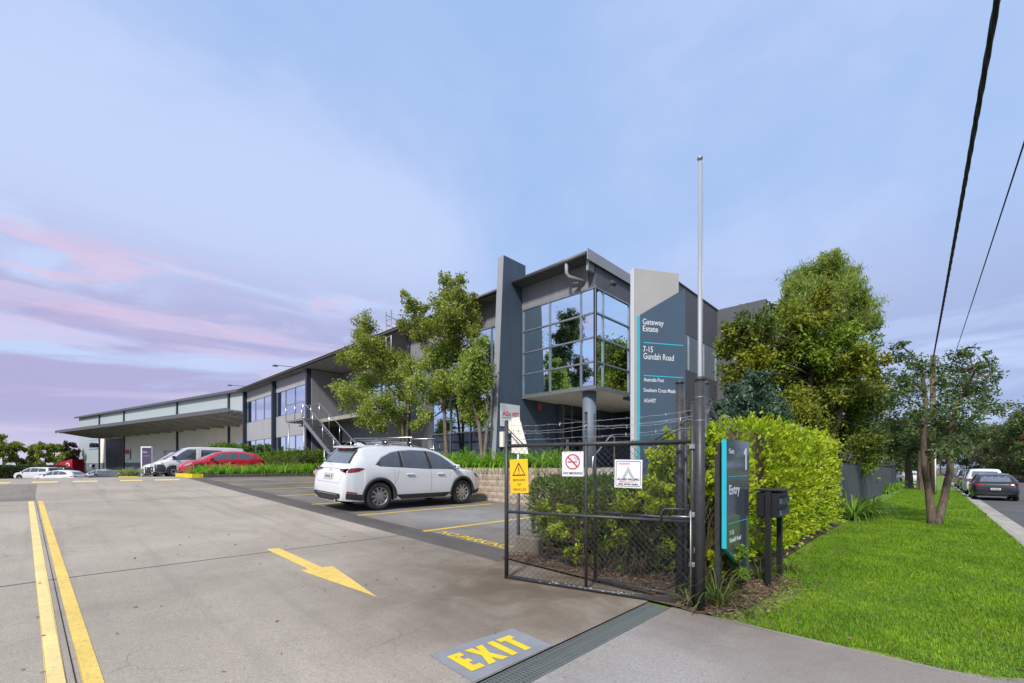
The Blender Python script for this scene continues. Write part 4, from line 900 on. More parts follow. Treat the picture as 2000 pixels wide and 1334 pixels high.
while y > -8: MB().prism([(-CP + .3, y, CZ - .01), (-.05, y, CZ - .01), (-.05, y, CZ - .75), (-1.8, y, CZ - .72)], (0, .16, 0), 1).build('truss', 'canopy_sheet', cn); y -= 3.9
for i in range(8): B('purlin', 'canopy_sheet', cn, -CP + .5 + i * .75, -CP + .58 + i * .75, -8, ct, CZ - .14, CZ - .012)
for px in (195, 243, 347, 448): B('wall_column', 'navy_steel', wh, -.16, -.002, wt(px) - .18, wt(px) + .18, -.7, WT - .3)
B('brace', 'navy_steel', wh, -3.6, -.2, ct - 3, ct - 2.85, CZ - .35, CZ - .2)
d0, d1 = wt(241), wt(207)
dd = B('roller_door', 'navy_steel', wh, -.03, .0, d0 + .1, d1, -.7, wz_(225, 857)); 
for k in range(1, 4): B('door_rail', 'wall_dark', dd, -.05, -.032, d0 + .1, d1, -.7 + k * 1.7, -.7 + k * 1.7 + .06)
B('jamb', 'white_paint', wh, -.05, .0, d1 + .001, d1 + .4, -.7, wz_(225, 856)); B('jamb', 'white_paint', wh, -.05, .0, d0 - .3, d0 + .099, -.7, wz_(225, 856))
B('red_strip', 'sign_red', dd, -.06, -.033, d0 + 1.2, d0 + 1.35, 1.5, 5.2)
def win(name, pa, pb, ya, yb, n=3):
    w = empty(name, (0, 0, 0), 0, wh); a, b = wt(pb), wt(pa); z0, z1 = wz_(pa, yb), wz_(pa, ya)
    B('frame', 'mullion', w, -.05, -.01, a - .1, b + .1, z0 - .1, z1 + .1)
    for i in range(n): B('pane', 'coated_glass', w, -.06, -.052, a + (b - a) * i / n + .06, a + (b - a) * (i + 1) / n - .06, z0, z1)
win('window', 175, 194, 861, 877); win('glass_door', 176, 186, 907, 928, 2)
B('wall_recess', 'dark_glass', wh, -.02, .01, wt(342), wt(321), wz_(330, 900), wz_(330, 880))
B('dock_wall', 'dark_glass', wh, -.01, .015, wt(478.5), wt(477), 0, 6.0)
ws = B('safety_board', 'white_paint', wh, -.2, -.165, wt(256), wt(247), wz_(250, 897), wz_(250, 878)); B('red_header', 'sign_red', ws, -.21, -.202, wt(255.6), wt(247.4), wz_(250, 887), wz_(250, 878.5))
for px, py in ((287, 846), (415, 832), (350, 841)): B('wall_light', 'gutter_metal', wh, -.35, -.02, wt(px) - .18, wt(px) + .18, wz_(px, py) - .18, wz_(px, py) + .18, ch=.04)
# parking pylon
pp = at_depth(285, 910, 44.0); mat('sign_purple', (.055, .05, .10), .5, 0, (.075, .04, .08), scale=.4); pt = thing('parking_sign', 'small white and purple slate parking totem near the warehouse', 'sign', (pp.x, pp.y, 0), -PSI)
w_ = 20 / F * 44; zt_p = CAMH + (HZ - 872) / F * 44; zb_p = hy(pp.y) - .2
B('frame_slab', 'sign_white', pt, -w_ * .5, w_ * .5, .0, .2, zb_p, zt_p); B('face_panel', 'sign_purple', pt, -w_ * .36, w_ * .51, -.03, -.003, zb_p, zt_p - .12); 
bpy.context.view_layer.update(); fit_text('Parking', -w_ * .26, w_ * .12, zt_p - .62, .16, 'sign_white', pt, -.035)
B('divider', 'cyan', pt, -w_ * .26, w_ * .4, -.034, -.031, zt_p - .95, zt_p - .92)
# shade sail by the office end
sh = thing('shade_sail', 'blue fabric shade sail stretched by the far office end', 'shade sail', (0, 0, 0))
mat('sail', (.02, .16, .50), .7, 0, (.02, .13, .42))
p0, p1_, p2_ = at_depth(480, 857, 47), at_depth(446, 868, 50), at_depth(482, 866, 44)
V = []; n = 8
for i in range(n + 1):
    for j in range(n + 1 - i):
        a, b = i / n, j / n; c = 1 - a - b; p = p0 * a + p1_ * b + p2_ * c; p.z -= .6 * (a * b + b * c + a * c) * .8; V.append(p)
idx = {}; q = 0
for i in range(n + 1):
    for j in range(n + 1 - i): idx[(i, j)] = q; q += 1
Fc = []
for i in range(n):
    for j in range(n - i):
        Fc.append((idx[(i, j)], idx[(i + 1, j)], idx[(i, j + 1)]))
        if j < n - i - 1: Fc.append((idx[(i + 1, j)], idx[(i + 1, j + 1)], idx[(i, j + 1)]))
meshobj('fabric', V, Fc, 'sail', sh, True)
for p in (p1_, p2_): MB().tube([(p.x, p.y, -.5), tuple(p)], .05, 8).build('post', 'navy_steel', sh, True)
# ================================================================== vehicles
def carpaint(n, c, rough=.25): mat(n, c, rough, 0, tuple(v * .94 for v in c), scale=1.0, coat=.6, spec=.5)
carpaint('car_white', (.66, .67, .68), .3); carpaint('car_red', (.46, .012, .03)); carpaint('car_black', (.012, .013, .016)); carpaint('car_grey', (.07, .075, .085)); carpaint('car_silver', (.45, .46, .48)); carpaint('car_maroon', (.16, .012, .02))
mat('plastic_black', (.022, .022, .024), .6, 0, (.03, .03, .032), scale=20); mat('tyre_rubber', (.018, .018, .019), .8, 0, (.03, .03, .03), scale=12, bump=.3, bscale=60)
mat('alloy', (.52, .52, .53), .3, .9); mat('chrome', (.75, .76, .78), .12, 1.0); mat('lamp_red', (.34, .006, .012), .12, 0, (.26, .004, .01), spec=.8); mat('lamp_clear', (.62, .64, .66), .1, .4, spec=.8); mat('car_glass', (.10, .115, .13), .04, .35, spec=1.0); mat('car_glass_pale', (.19, .22, .25), .04, .35, spec=1.0)
mat('plate_white', (.66, .66, .62), .5); mat('plate_yellow', (.78, .66, .22), .5)

def interp(tab, x): return float(np.interp(x, [t[0] for t in tab], [t[1] for t in tab]))
def body_shell(S):
    """loft a closed car body from its side, belt and plan outlines; wheel arches are cut into the lower edge"""
    L, W = S['L'], S['W']; Ra = S['Ra']; rz = S['r']; sill = S['sill']
    xs = set(ar(0, L, 56)) | {t[0] for t in S['top']} | {t[0] for t in S['plan']}
    for xw in S['axles']:
        xs |= {xw - Ra - .002, xw + Ra + .002} | {xw + Ra * math.cos(a) for a in ar(0, math.pi, 16)}
    xs = sorted(x for x in xs if -1e-6 <= x <= L + 1e-6); ys = [xs[0]]
    for x in xs[1:]:
        if x - ys[-1] > .0015: ys.append(x)
    xs = ys; V = []; Fc = []; mi = []; Hb = S['H'] - 1.05
    for x in xs:
        zt = interp(S['top'], x); zb_ = min(interp(S['belt'], x), zt - .012); w = W / 2 * interp(S['plan'], x)
        zl = interp(S['low'], x) if 'low' in S else sill
        for xw in S['axles']:
            if abs(x - xw) <= Ra: zl = max(zl, rz + math.sqrt(max(0, Ra * Ra - (x - xw) ** 2)))
        zl = min(zl, zb_ - .05); cab = min(1, max(0, (zt - zb_) / Hb)); wr = w * ((1 - cab) * .86 + cab * S.get('rail', .72)); wi = max(.05, w - .32); zf = .24
        P = [(0, zf), (wi, zf), (wi, max(zf, zl)), (w - .035, zl)]
        for t, o_ in ((.12, .012), (.35, .0), (.62, .006), (.85, .018)): P.append((w - o_, zl + (zb_ - zl) * t))
        P.append((w * .968, zb_)); zr = zt - .055 * cab - .008
        for t, cv in ((.33, .018), (.66, .022)): P.append((w * .968 + (wr - w * .968) * t + cv * cab, zb_ + (zr - zb_) * t))
        P += [(wr, zr), (wr * .82, zt - .018 * cab - .003), (wr * .45, zt - .004 * cab), (0, zt)]
        row = []
        for y, z in P:
            dx = 0
            if x < .45: dx = S.get('rk', .10) * (1 - x / .45) * min(1.3, ((z - .58) / .5) ** 2) * (1 if z < .58 or True else 0)
            if x > L - .45: dx = -S.get('fk', .10) * (1 - (L - x) / .45) * min(1.3, ((z - .55) / .45) ** 2)
            row.append((x + dx, y, z))
        V += row + [(p[0], -p[1], p[2]) for p in row]
    n = 15
    for i in range(len(xs) - 1):
        a, b = i * 2 * n, (i + 1) * 2 * n
        for k in range(n - 1):
            Fc.append((a + k, a + k + 1, b + k + 1, b + k)); Fc.append((a + n + k + 1, a + n + k, b + n + k, b + n + k + 1)); m_ = 1 if k < 3 else 0; mi += [m_, m_]
    for e, fl in ((0, 0), ((len(xs) - 1) * 2 * n, 1)):
        f = [e + k for k in range(n)] + [e + n + k for k in range(n - 1, -1, -1)]; Fc.append(tuple(f if not fl else f[::-1])); mi.append(0)
    return V, Fc, mi
class Car:
    def __init__(s, name, label, cat, S, paintm, loc, rz, tilt=0.0, group=None, rim='five', far=False):
        s.S = S; s.root = thing(name, label, cat, loc, rz, group); s.root.rotation_euler = (tilt, 0, rz); s.far = far
        V, Fc, mi = body_shell(S); bm = bmesh.new(); vs = [bm.verts.new(v) for v in V]
        for f, m_ in zip(Fc, mi):
            try: q = bm.faces.new([vs[i] for i in f]); q.material_index = m_; q.smooth = True
            except ValueError: pass
        bmesh.ops.remove_doubles(bm, verts=bm.verts, dist=.0004); bmesh.ops.recalc_face_normals(bm, faces=bm.faces)
        me = bpy.data.meshes.new('body'); bm.to_mesh(me); me.materials.append(MATS[paintm]); me.materials.append(MATS['plastic_black']); s.bvh = BVHTree.FromBMesh(bm); bm.free()
        try: me.set_sharp_from_angle(angle=R(38))
        except Exception: pass
        s.body = bpy.data.objects.new('body', me); COL.objects.link(s.body); s.body.parent = s.root
        s.paint = paintm; s.wheels(rim)
    def hit(s, u, v, ax):
        L = s.S['L']
        o, d = {'R': ((u, -3, v), (0, 1, 0)), 'L': ((u, 3, v), (0, -1, 0)), 'B': ((-2, u, v), (1, 0, 0)), 'F': ((L + 2, u, v), (-1, 0, 0)), 'T': ((u, v, 4), (0, 0, -1))}[ax]
        r = s.bvh.ray_cast(Vector(o), Vector(d))
        if r[0] is None:
            side = {'R': -1, 'L': 1}.get(ax)
            p = Vector((u, (side or 0) * s.S['W'] / 2 * .97, v)) if side else Vector((0 if ax == 'B' else L, u, v)); r = s.bvh.find_nearest(p); return Vector((u, r[0].y, v)) if side else Vector((r[0].x, u, v)), -Vector(d)
        return r[0], -Vector(d)
    def patch(s, name, poly, ax, m, off=.004, parent=None, res=.10):
        bm = bmesh.new(); f = bm.faces.new([bm.verts.new((p[0], p[1], 0)) for p in poly]); bmesh.ops.triangulate(bm, faces=[f])
        for _ in range(3):
            es = [e for e in bm.edges if e.calc_length() > res]
            if es: bmesh.ops.subdivide_edges(bm, edges=es, cuts=1); bmesh.ops.triangulate(bm, faces=[f_ for f_ in bm.faces if len(f_.verts) > 3])
        V = []
        for v in bm.verts: p, n = s.hit(v.co.x, v.co.y, ax); V.append(p + n * off)
        Fc = [tuple(v.index for v in f_.verts) for f_ in bm.faces] if (bm.verts.index_update() is None) else []
        bm.free(); o = meshobj(name, V, Fc, m, parent or s.root, True); return o
    def both(s, name, poly, m, off=.004, res=.10):
        return [s.patch(name, poly, a, m, off, None, res) for a in 'RL']
    def line(s, name, pts, ax, m, wd=.008, off=.003):
        """thin panel gap drawn on the shell"""
        P = []
        for a, b in zip(pts[:-1], pts[1:]):
            n = max(1, int(math.hypot(b[0] - a[0], b[1] - a[1]) / .1)); P += [(a[0] + (b[0] - a[0]) * i / n, a[1] + (b[1] - a[1]) * i / n) for i in range(n)]
        P.append(pts[-1]); MB().tube([s.hit(u, v, ax)[0] for u, v in P], wd / 2, 4).build(name, m, s.root)
    def wheels(s, kind):
        S = s.S; r = S['r']; rr_ = S.get('rim_r', r * .64); tw = .20; yo = S['W'] / 2 - .035
        ty = MB(); ty.lathe([(rr_ * .98, -.02), (rr_, .0), (r * .86, .008), (r * .96, -.008), (r, -.035), (r, -tw + .035), (r * .95, -tw), (rr_, -tw)], 32)
        rm = MB(); rm.lathe([(rr_ * 1.0, -.004), (rr_ * .985, .004), (rr_ * .93, -.008), (rr_ * .90, -.05), (rr_ * .88, -.16)], 32, None, True)
        dk = MB(); dk.lathe([(0, -.07), (rr_ * .9, -.075)], 24, None, True)
        nsp = {'ten': 10, 'five': 5, 'steel': 0}[kind]
        if nsp:
            for k in range(nsp):
                a = 2 * math.pi * k / nsp; M = Matrix.Rotation(a, 4, 'Z'); w0, w1 = (.028, .022) if nsp == 10 else (.045, .032)
                q = [M @ Vector(p) for p in ((.04, -w0, -.02), (rr_ * .95, -w1, -.012), (rr_ * .95, w1, -.012), (.04, w0, -.02))]; rm.prism(q, (0, 0, -.03), 2)
            rm.lathe([(.07, -.06), (.065, -.012), (.03, -.006), (0, -.006)], 16)
        else:
            rm.lathe([(rr_ * .9, -.03), (rr_ * .6, -.012), (rr_ * .3, -.03), (0, -.02)], 24, None, True)
        mt = ty.build('tyre', 'tyre_rubber', None, True); mr_ = rm.build('rim', 'alloy', None, False); md = dk.build('brake_disc', 'plastic_black', None)
        for xw in S['axles']:
            for sd in (-1, 1):
                e = empty('wheel', (xw, sd * yo, r), 0, s.root); e.rotation_euler = (R(90) if sd < 0 else R(-90), 0, 0)
                for q in (mt, mr_, md): c = q.copy(); COL.objects.link(c); c.parent = e
        for q in (mt, mr_, md): bpy.data.objects.remove(q)
    def mirror(s, x, z, m=None):
        for sd in (-1, 1):
            y = abs(s.hit(x, z, 'R')[0].y); mb = MB(); mb.box(x - .07, x + .09, y + .03 if sd > 0 else -y - .22, y + .22 if sd > 0 else -y - .03, z + .0, z + .13, ch=.03); o = mb.build('mirror', m or s.paint, s.root, False)
            B('mirror_arm', 'plastic_black', o, x - .02, x + .05, (y - .02 if sd > 0 else -y - .05), (y + .05 if sd > 0 else -y + .02), z - .02, z + .02); B('mirror_glass', 'car_glass_pale', o, x - .076, x - .071, (y + .05 if sd > 0 else -y - .2), (y + .2 if sd > 0 else -y - .05), z + .02, z + .11)
    def plate(s, ax, z, y=0, w=.37, hgt=.105, m='plate_white'):
        p = [s.hit(y + d, z + e, ax)[0] for d in (-w / 2, w / 2) for e in (-hgt / 2, hgt / 2)]; xx_ = (min if ax == 'B' else max)(q.x for q in p); sg = -1 if ax == 'B' else 1
        o = B('number_plate', m, s.root, min(xx_ + sg * .004, xx_ + sg * .012), max(xx_ + sg * .004, xx_ + sg * .012), y - w / 2, y + w / 2, z - hgt / 2, z + hgt / 2)
        for k in range(6):
            u = y - w * .36 + k * w * .135; xf = xx_ + sg * .013; B('plate_mark', 'ink_black', o, min(xf, xf + sg * .001), max(xf, xf + sg * .001), u, u + w * .07, z - hgt * .25, z + hgt * .25)

SUV = dict(L=4.575, W=1.845, H=1.68, r=.36, Ra=.415, sill=.25, axles=(.965, 3.665), rail=.72, rim_r=.232,
    top=[(0, .60), (.025, .78), (.045, .92), (.075, 1.02), (.12, 1.10), (.16, 1.14), (.34, 1.36), (.52, 1.53), (.55, 1.565), (.70, 1.600), (1.0, 1.645), (1.5, 1.672), (2.1, 1.668), (2.55, 1.63), (2.9, 1.55), (3.25, 1.36), (3.55, 1.165), (3.68, 1.075), (3.75, 1.055), (4.0, 1.02), (4.25, .955), (4.42, .875), (4.52, .77), (4.575, .62)],
    belt=[(0, .55), (.06, .93), (.15, 1.07), (.4, 1.115), (.9, 1.10), (1.6, 1.065), (2.6, 1.03), (3.5, 1.0), (3.75, .985), (4.1, .94), (4.4, .82), (4.575, .56)],
    plan=[(0, .80), (.03, .85), (.10, .905), (.25, .95), (.6, .985), (1.1, 1), (3.2, 1), (3.8, .985), (4.15, .94), (4.38, .86), (4.5, .75), (4.56, .63), (4.575, .56)],
    low=[(0, .28), (.12, .27), (.4, .25), (4.2, .25), (4.45, .28), (4.575, .36)], rk=.07, fk=.06)
HATCH = dict(L=4.28, W=1.80, H=1.47, r=.315, Ra=.36, sill=.20, axles=(.78, 3.42), rail=.71,
    top=[(0, .55), (.02, .72), (.05, .90), (.12, .98), (.22, 1.10), (.45, 1.27), (.60, 1.36), (.66, 1.385), (1.2, 1.45), (1.7, 1.47), (2.2, 1.44), (2.55, 1.37), (2.9, 1.19), (3.25, .985), (3.35, .95), (3.7, .885), (4.0, .80), (4.18, .68), (4.28, .52)],
    belt=[(0, .50), (.06, .82), (.2, .95), (.7, .97), (1.5, .94), (2.6, .90), (3.2, .87), (3.6, .82), (4.0, .73), (4.28, .48)],
    plan=[(0, .80), (.04, .86), (.15, .92), (.4, .97), (.9, 1), (3.0, 1), (3.5, .98), (3.85, .92), (4.1, .82), (4.22, .70), (4.28, .58)],
    low=[(0, .34), (.15, .24), (.4, .20), (4.0, .20), (4.28, .28)], rk=.08, fk=.06)
WAGON = dict(SUV, L=4.75, H=1.74, axles=(.95, 3.75), top=[(0, .60), (.03, .95), (.08, 1.12), (.22, 1.45), (.32, 1.66), (.42, 1.70), (1.0, 1.73), (2.1, 1.74), (2.7, 1.70), (3.05, 1.58), (3.45, 1.28), (3.75, 1.08), (3.85, 1.06), (4.3, 1.00), (4.6, .90), (4.70, .78), (4.75, .62)],
    belt=[(0, .55), (.06, .98), (.3, 1.08), (3.7, 1.02), (4.2, .97), (4.6, .82), (4.75, .56)], plan=[(0, .86), (.05, .90), (.25, .96), (.7, 1), (3.5, 1), (4.1, .98), (4.4, .92), (4.62, .80), (4.75, .62)], low=[(0, .40), (.12, .32), (.5, .27), (4.4, .27), (4.75, .36)])
VAN = dict(L=5.2, W=1.90, H=1.99, r=.335, Ra=.39, sill=.28, axles=(1.05, 4.2), rail=.84,
    top=[(0, .55), (.02, 1.0), (.05, 1.5), (.10, 1.86), (.2, 1.955), (1, 1.985), (2.8, 1.99), (3.3, 1.955), (3.6, 1.86), (4.1, 1.50), (4.5, 1.18), (4.65, 1.09), (4.9, 1.03), (5.08, .93), (5.16, .78), (5.2, .6)],
    belt=[(0, .5), (.03, .95), (.2, 1.08), (3.6, 1.06), (4.4, 1.0), (4.7, .95), (5.0, .85), (5.2, .55)],
    plan=[(0, .92), (.05, .95), (.25, .985), (.6, 1), (4.0, 1), (4.6, .97), (4.9, .91), (5.08, .82), (5.2, .66)], low=[(0, .38), (.2, .30), (4.8, .28), (5.2, .33)], rk=.02, fk=.04)

def arcs(xw, r, R0, R1, z0, n=14):
    a0 = math.asin(max(-1, (z0 - r) / R1)); a1 = math.asin(max(-1, (z0 - r) / R0)); out = [(xw + R1 * math.cos(a), r + R1 * math.sin(a)) for a in ar(a0, math.pi - a0, n)]; return out + [(xw + R0 * math.cos(a), r + R0 * math.sin(a)) for a in ar(math.pi - a1, a1, n)]

# ---- the white SUV in the near bay
cy = 11.03
c = Car('parked_suv', 'white SUV with silver roof rails parked nose-in at the block wall', 'car', SUV, 'car_white', (4.86, cy, hy(cy) + .005), 0, .0405, None, 'ten')
c.both('side_window', [(.86, 1.165), (1.02, 1.33), (1.30, 1.455), (1.50, 1.50), (1.53, 1.10), (1.2, 1.115), (.98, 1.12)], 'car_glass', .006, .07)
c.both('window_pillar', [(1.51, 1.50), (1.60, 1.515), (1.66, 1.095), (1.535, 1.10)], 'plastic_black', .0065, .07)
c.both('side_window', [(1.61, 1.515), (1.95, 1.54), (2.36, 1.535), (2.44, 1.055), (1.67, 1.093)], 'car_glass', .006, .07)
c.both('window_pillar', [(2.365, 1.535), (2.47, 1.53), (2.57, 1.05), (2.445, 1.055)], 'plastic_black', .0065, .07)
c.both('side_window', [(2.475, 1.53), (2.68, 1.50), (2.92, 1.41), (3.20, 1.245), (3.38, 1.11), (3.40, 1.04), (2.575, 1.05)], 'car_glass', .006, .07)
for ax in 'RL':
    c.line('window_trim', [(.84, 1.16), (.98, 1.115), (1.2, 1.108), (1.6, 1.09), (2.5, 1.045), (3.42, 1.033)], ax, 'chrome', .014, .006)
    c.line('window_trim', [(.84, 1.16), (1.01, 1.34), (1.30, 1.468), (1.6, 1.528), (1.95, 1.552), (2.45, 1.545), (2.70, 1.51), (2.94, 1.42), (3.24, 1.245), (3.42, 1.10)], ax, 'chrome', .009, .006)
    c.line('door_gap', [(2.50, 1.04), (2.53, .8), (2.52, .42)], ax, 'plastic_black', .007); c.line('door_gap', [(1.56, 1.09), (1.50, .98), (1.44, .80), (1.36, .66)], ax, 'plastic_black', .007); c.line('door_gap', [(3.42, 1.03), (3.46, .8), (3.42, .55), (3.30, .40)], ax, 'plastic_black', .007)
    for x in (1.72, 2.72):
        sd = -1 if ax == 'R' else 1; p = c.hit(x, .90, ax)[0]; MB().box(x, x + .24, min(p.y, p.y + sd * .035), max(p.y, p.y + sd * .035), .885, .925, ch=.012).build('door_handle', 'car_white', c.root)
def arch_trim(c, xw, r, R0, R1, z0):
    for ax, sg in (('R', -1), ('L', 1)):
        V = []; n = 24; a0 = math.asin((z0 - r) / R1)
        for a in ar(a0, math.pi - a0, n):
            y = c.hit(xw + (R1 + .01) * math.cos(a), r + (R1 + .01) * math.sin(a), ax)[0].y
            for rr2, dy in ((R1, -.004), (R1 - .006, .012), (R0, .014), (R0 - .004, -.03)): V.append((xw + rr2 * math.cos(a), y + sg * dy, r + rr2 * math.sin(a)))
        meshobj('arch_trim', V, [(i * 4 + k, i * 4 + k + 1, i * 4 + k + 5, i * 4 + k + 4) for i in range(n) for k in range(3)], 'plastic_black', c.root, True)
for xw in SUV['axles']: arch_trim(c, xw, .36, .408, .478, .28)
c.both('sill_trim', [(1.36, .26), (3.27, .26), (3.22, .385), (1.42, .385)], 'plastic_black', .010, .15); c.both('bumper_trim', [(.10, .33), (.52, .265), (.50, .42), (.10, .46)], 'plastic_black', .008)
c.both('front_bumper_trim', [(4.12, .27), (4.50, .36), (4.5, .44), (4.10, .40)], 'plastic_black', .008)
c.patch('bumper_trim', [(-.70, .26), (.70, .26), (.72, .45), (-.72, .45)], 'B', 'plastic_black', .012); B('bumper_strip', 'alloy', c.root, -.004, .03, -.55, .55, .405, .43, ch=.006)
c.patch('rear_window', [(-.60, 1.17), (.60, 1.17), (.53, 1.50), (-.53, 1.50)], 'B', 'car_glass_pale', .006, None, .08)
c.patch('hatch_trim', [(-.60, 1.18), (-.53, 1.52), (-.60, 1.545), (-.72, 1.17)], 'B', 'plastic_black', .007); c.patch('hatch_trim', [(.60, 1.18), (.53, 1.52), (.60, 1.545), (.72, 1.17)], 'B', 'plastic_black', .007)
MB().prism([(.40, -.54, 1.555), (.62, -.59, 1.59), (.62, .59, 1.59), (.40, .54, 1.555)], (0, 0, .03), 2).build('spoiler', 'car_white', c.root); MB().prism([(.41, -.49, 1.53), (.56, -.52, 1.525), (.56, .52, 1.525), (.41, .49, 1.53)], (0, 0, .026), 2).build('spoiler_lip', 'plastic_black', c.root)
B('brake_light', 'lamp_red', c.root, .397, .409, -.22, .22, 1.535, 1.553)
for ax, sg in (('R', -1), ('L', 1)):
    tl = c.patch('tail_light', [(.035, .985), (.035, 1.045), (.40, 1.075), (.56, 1.06), (.40, .985), (.2, .955), (.1, .96)], ax, 'plastic_black', .006, None, .06)
    c.patch('lens', [(.10, .975), (.10, 1.045), (.36, 1.05), (.52, 1.045), (.38, .995), (.22, .97)], ax, 'lamp_red', .011, tl, .06)
    tl = c.patch('tail_light', [(sg * .42, 1.035), (sg * .86, 1.05), (sg * .88, .96), (sg * .74, .955), (sg * .56, .985)], 'B', 'plastic_black', .006, None, .06)
    c.patch('lens', [(sg * .56, 1.02), (sg * .84, 1.03), (sg * .86, .97), (sg * .74, .968), (sg * .62, .985)], 'B', 'lamp_red', .011, tl, .06); c.patch('lens', [(sg * .66, 1.015), (sg * .74, 1.018), (sg * .74, .985), (sg * .68, .988)], 'B', 'lamp_clear', .014, tl, .06)
    c.patch('reflector', [(.10, .475), (.36, .45), (.36, .475), (.12, .51)], ax, 'lamp_red', .012)
    c.patch('head_light', [(4.12, .93), (4.30, .86), (4.48, .78), (4.46, .74), (4.2, .82)], ax, 'car_glass', .006)
    MB().tube([(.01, sg * .60, .335), (.16, sg * .60, .34)], .045, 14, False).build('exhaust', 'chrome', c.root, True)
    q = [c.hit(x, sg * .56, 'T')[0] + Vector((0, 0, .055)) for x in (.98, 1.15, 1.5, 2.0, 2.4)]; q[0].z -= .045; q[-1].z -= .045
    MB().tube(q, .017, 8).build('roof_rail', 'alloy', c.root, True)
    c.line('hatch_gap', [(sg * .74, 1.16), (sg * .70, .94), (sg * .66, .74), (sg * .60, .70)], 'B', 'plastic_black', .007)
c.line('hatch_gap', [(-.60, .70), (.60, .70)], 'B', 'plastic_black', .007); c.line('tail_strip', [(-.42, 1.035), (0, 1.045), (.42, 1.035)], 'B', 'chrome', .016)
for x in (1.25, 2.0):
    z = c.hit(x, 0, 'T')[0].z + .07; MB().tube([(x, -.66, z), (x, .66, z)], .018, 8).build('cross_bar', 'alloy', c.root, True)
    for sg in (-1, 1): MB().box(x - .06, x + .06, sg * .57 - .045, sg * .57 + .045, z - .06, z + .035, ch=.015).build('rack_foot', 'plastic_black', c.root)
bk = MB(); zk = c.hit(1.7, 0, 'T')[0].z + .10
for y in ar(-.5, .5, 10): bk.tube([(1.15, y, zk), (2.15, y, zk)], .006, 4)
for x in ar(1.15, 2.15, 10): bk.tube([(x, -.5, zk), (x, .5, zk)], .006, 4)
tag(bk.build('roof_basket', 'galv', c.root), kind='stuff')
MB().prism([(.80, -.03, 1.615), (1.0, -.03, 1.645), (.86, -.012, 1.70), (.80, -.012, 1.705)], (0, .06, 0), 1).build('aerial', 'car_white', c.root)
c.plate('B', .84, 0, .37, .13); c.patch('plate_recess', [(-.27, .76), (.27, .76), (.25, .92), (-.25, .92)], 'B', 'car_silver', .003); c.mirror(3.32, 1.04)
bd = MB(); bx = c.hit(0, .985, 'B')[0].x - .006
for i in range(24):
    a, b = 2 * math.pi * i / 24, 2 * math.pi * (i + 1) / 24; bd.prism([(bx, .06 * k_ * math.cos(t), .985 + .045 * k_ * math.sin(t)) for k_, t in ((.86, a), (1, a), (1, b), (.86, b))], (.004, 0, 0), 0)
bd.prism([(bx, -.055, 1.0), (bx, 0, .965), (bx, .055, 1.0), (bx, 0, .978)], (.004, 0, 0), 0); bd.build('badge', 'chrome', c.root)
MB().tube([(.16, .32, 1.185), (.13, .05, 1.20)], .010, 5).build('wiper', 'plastic_black', c.root)

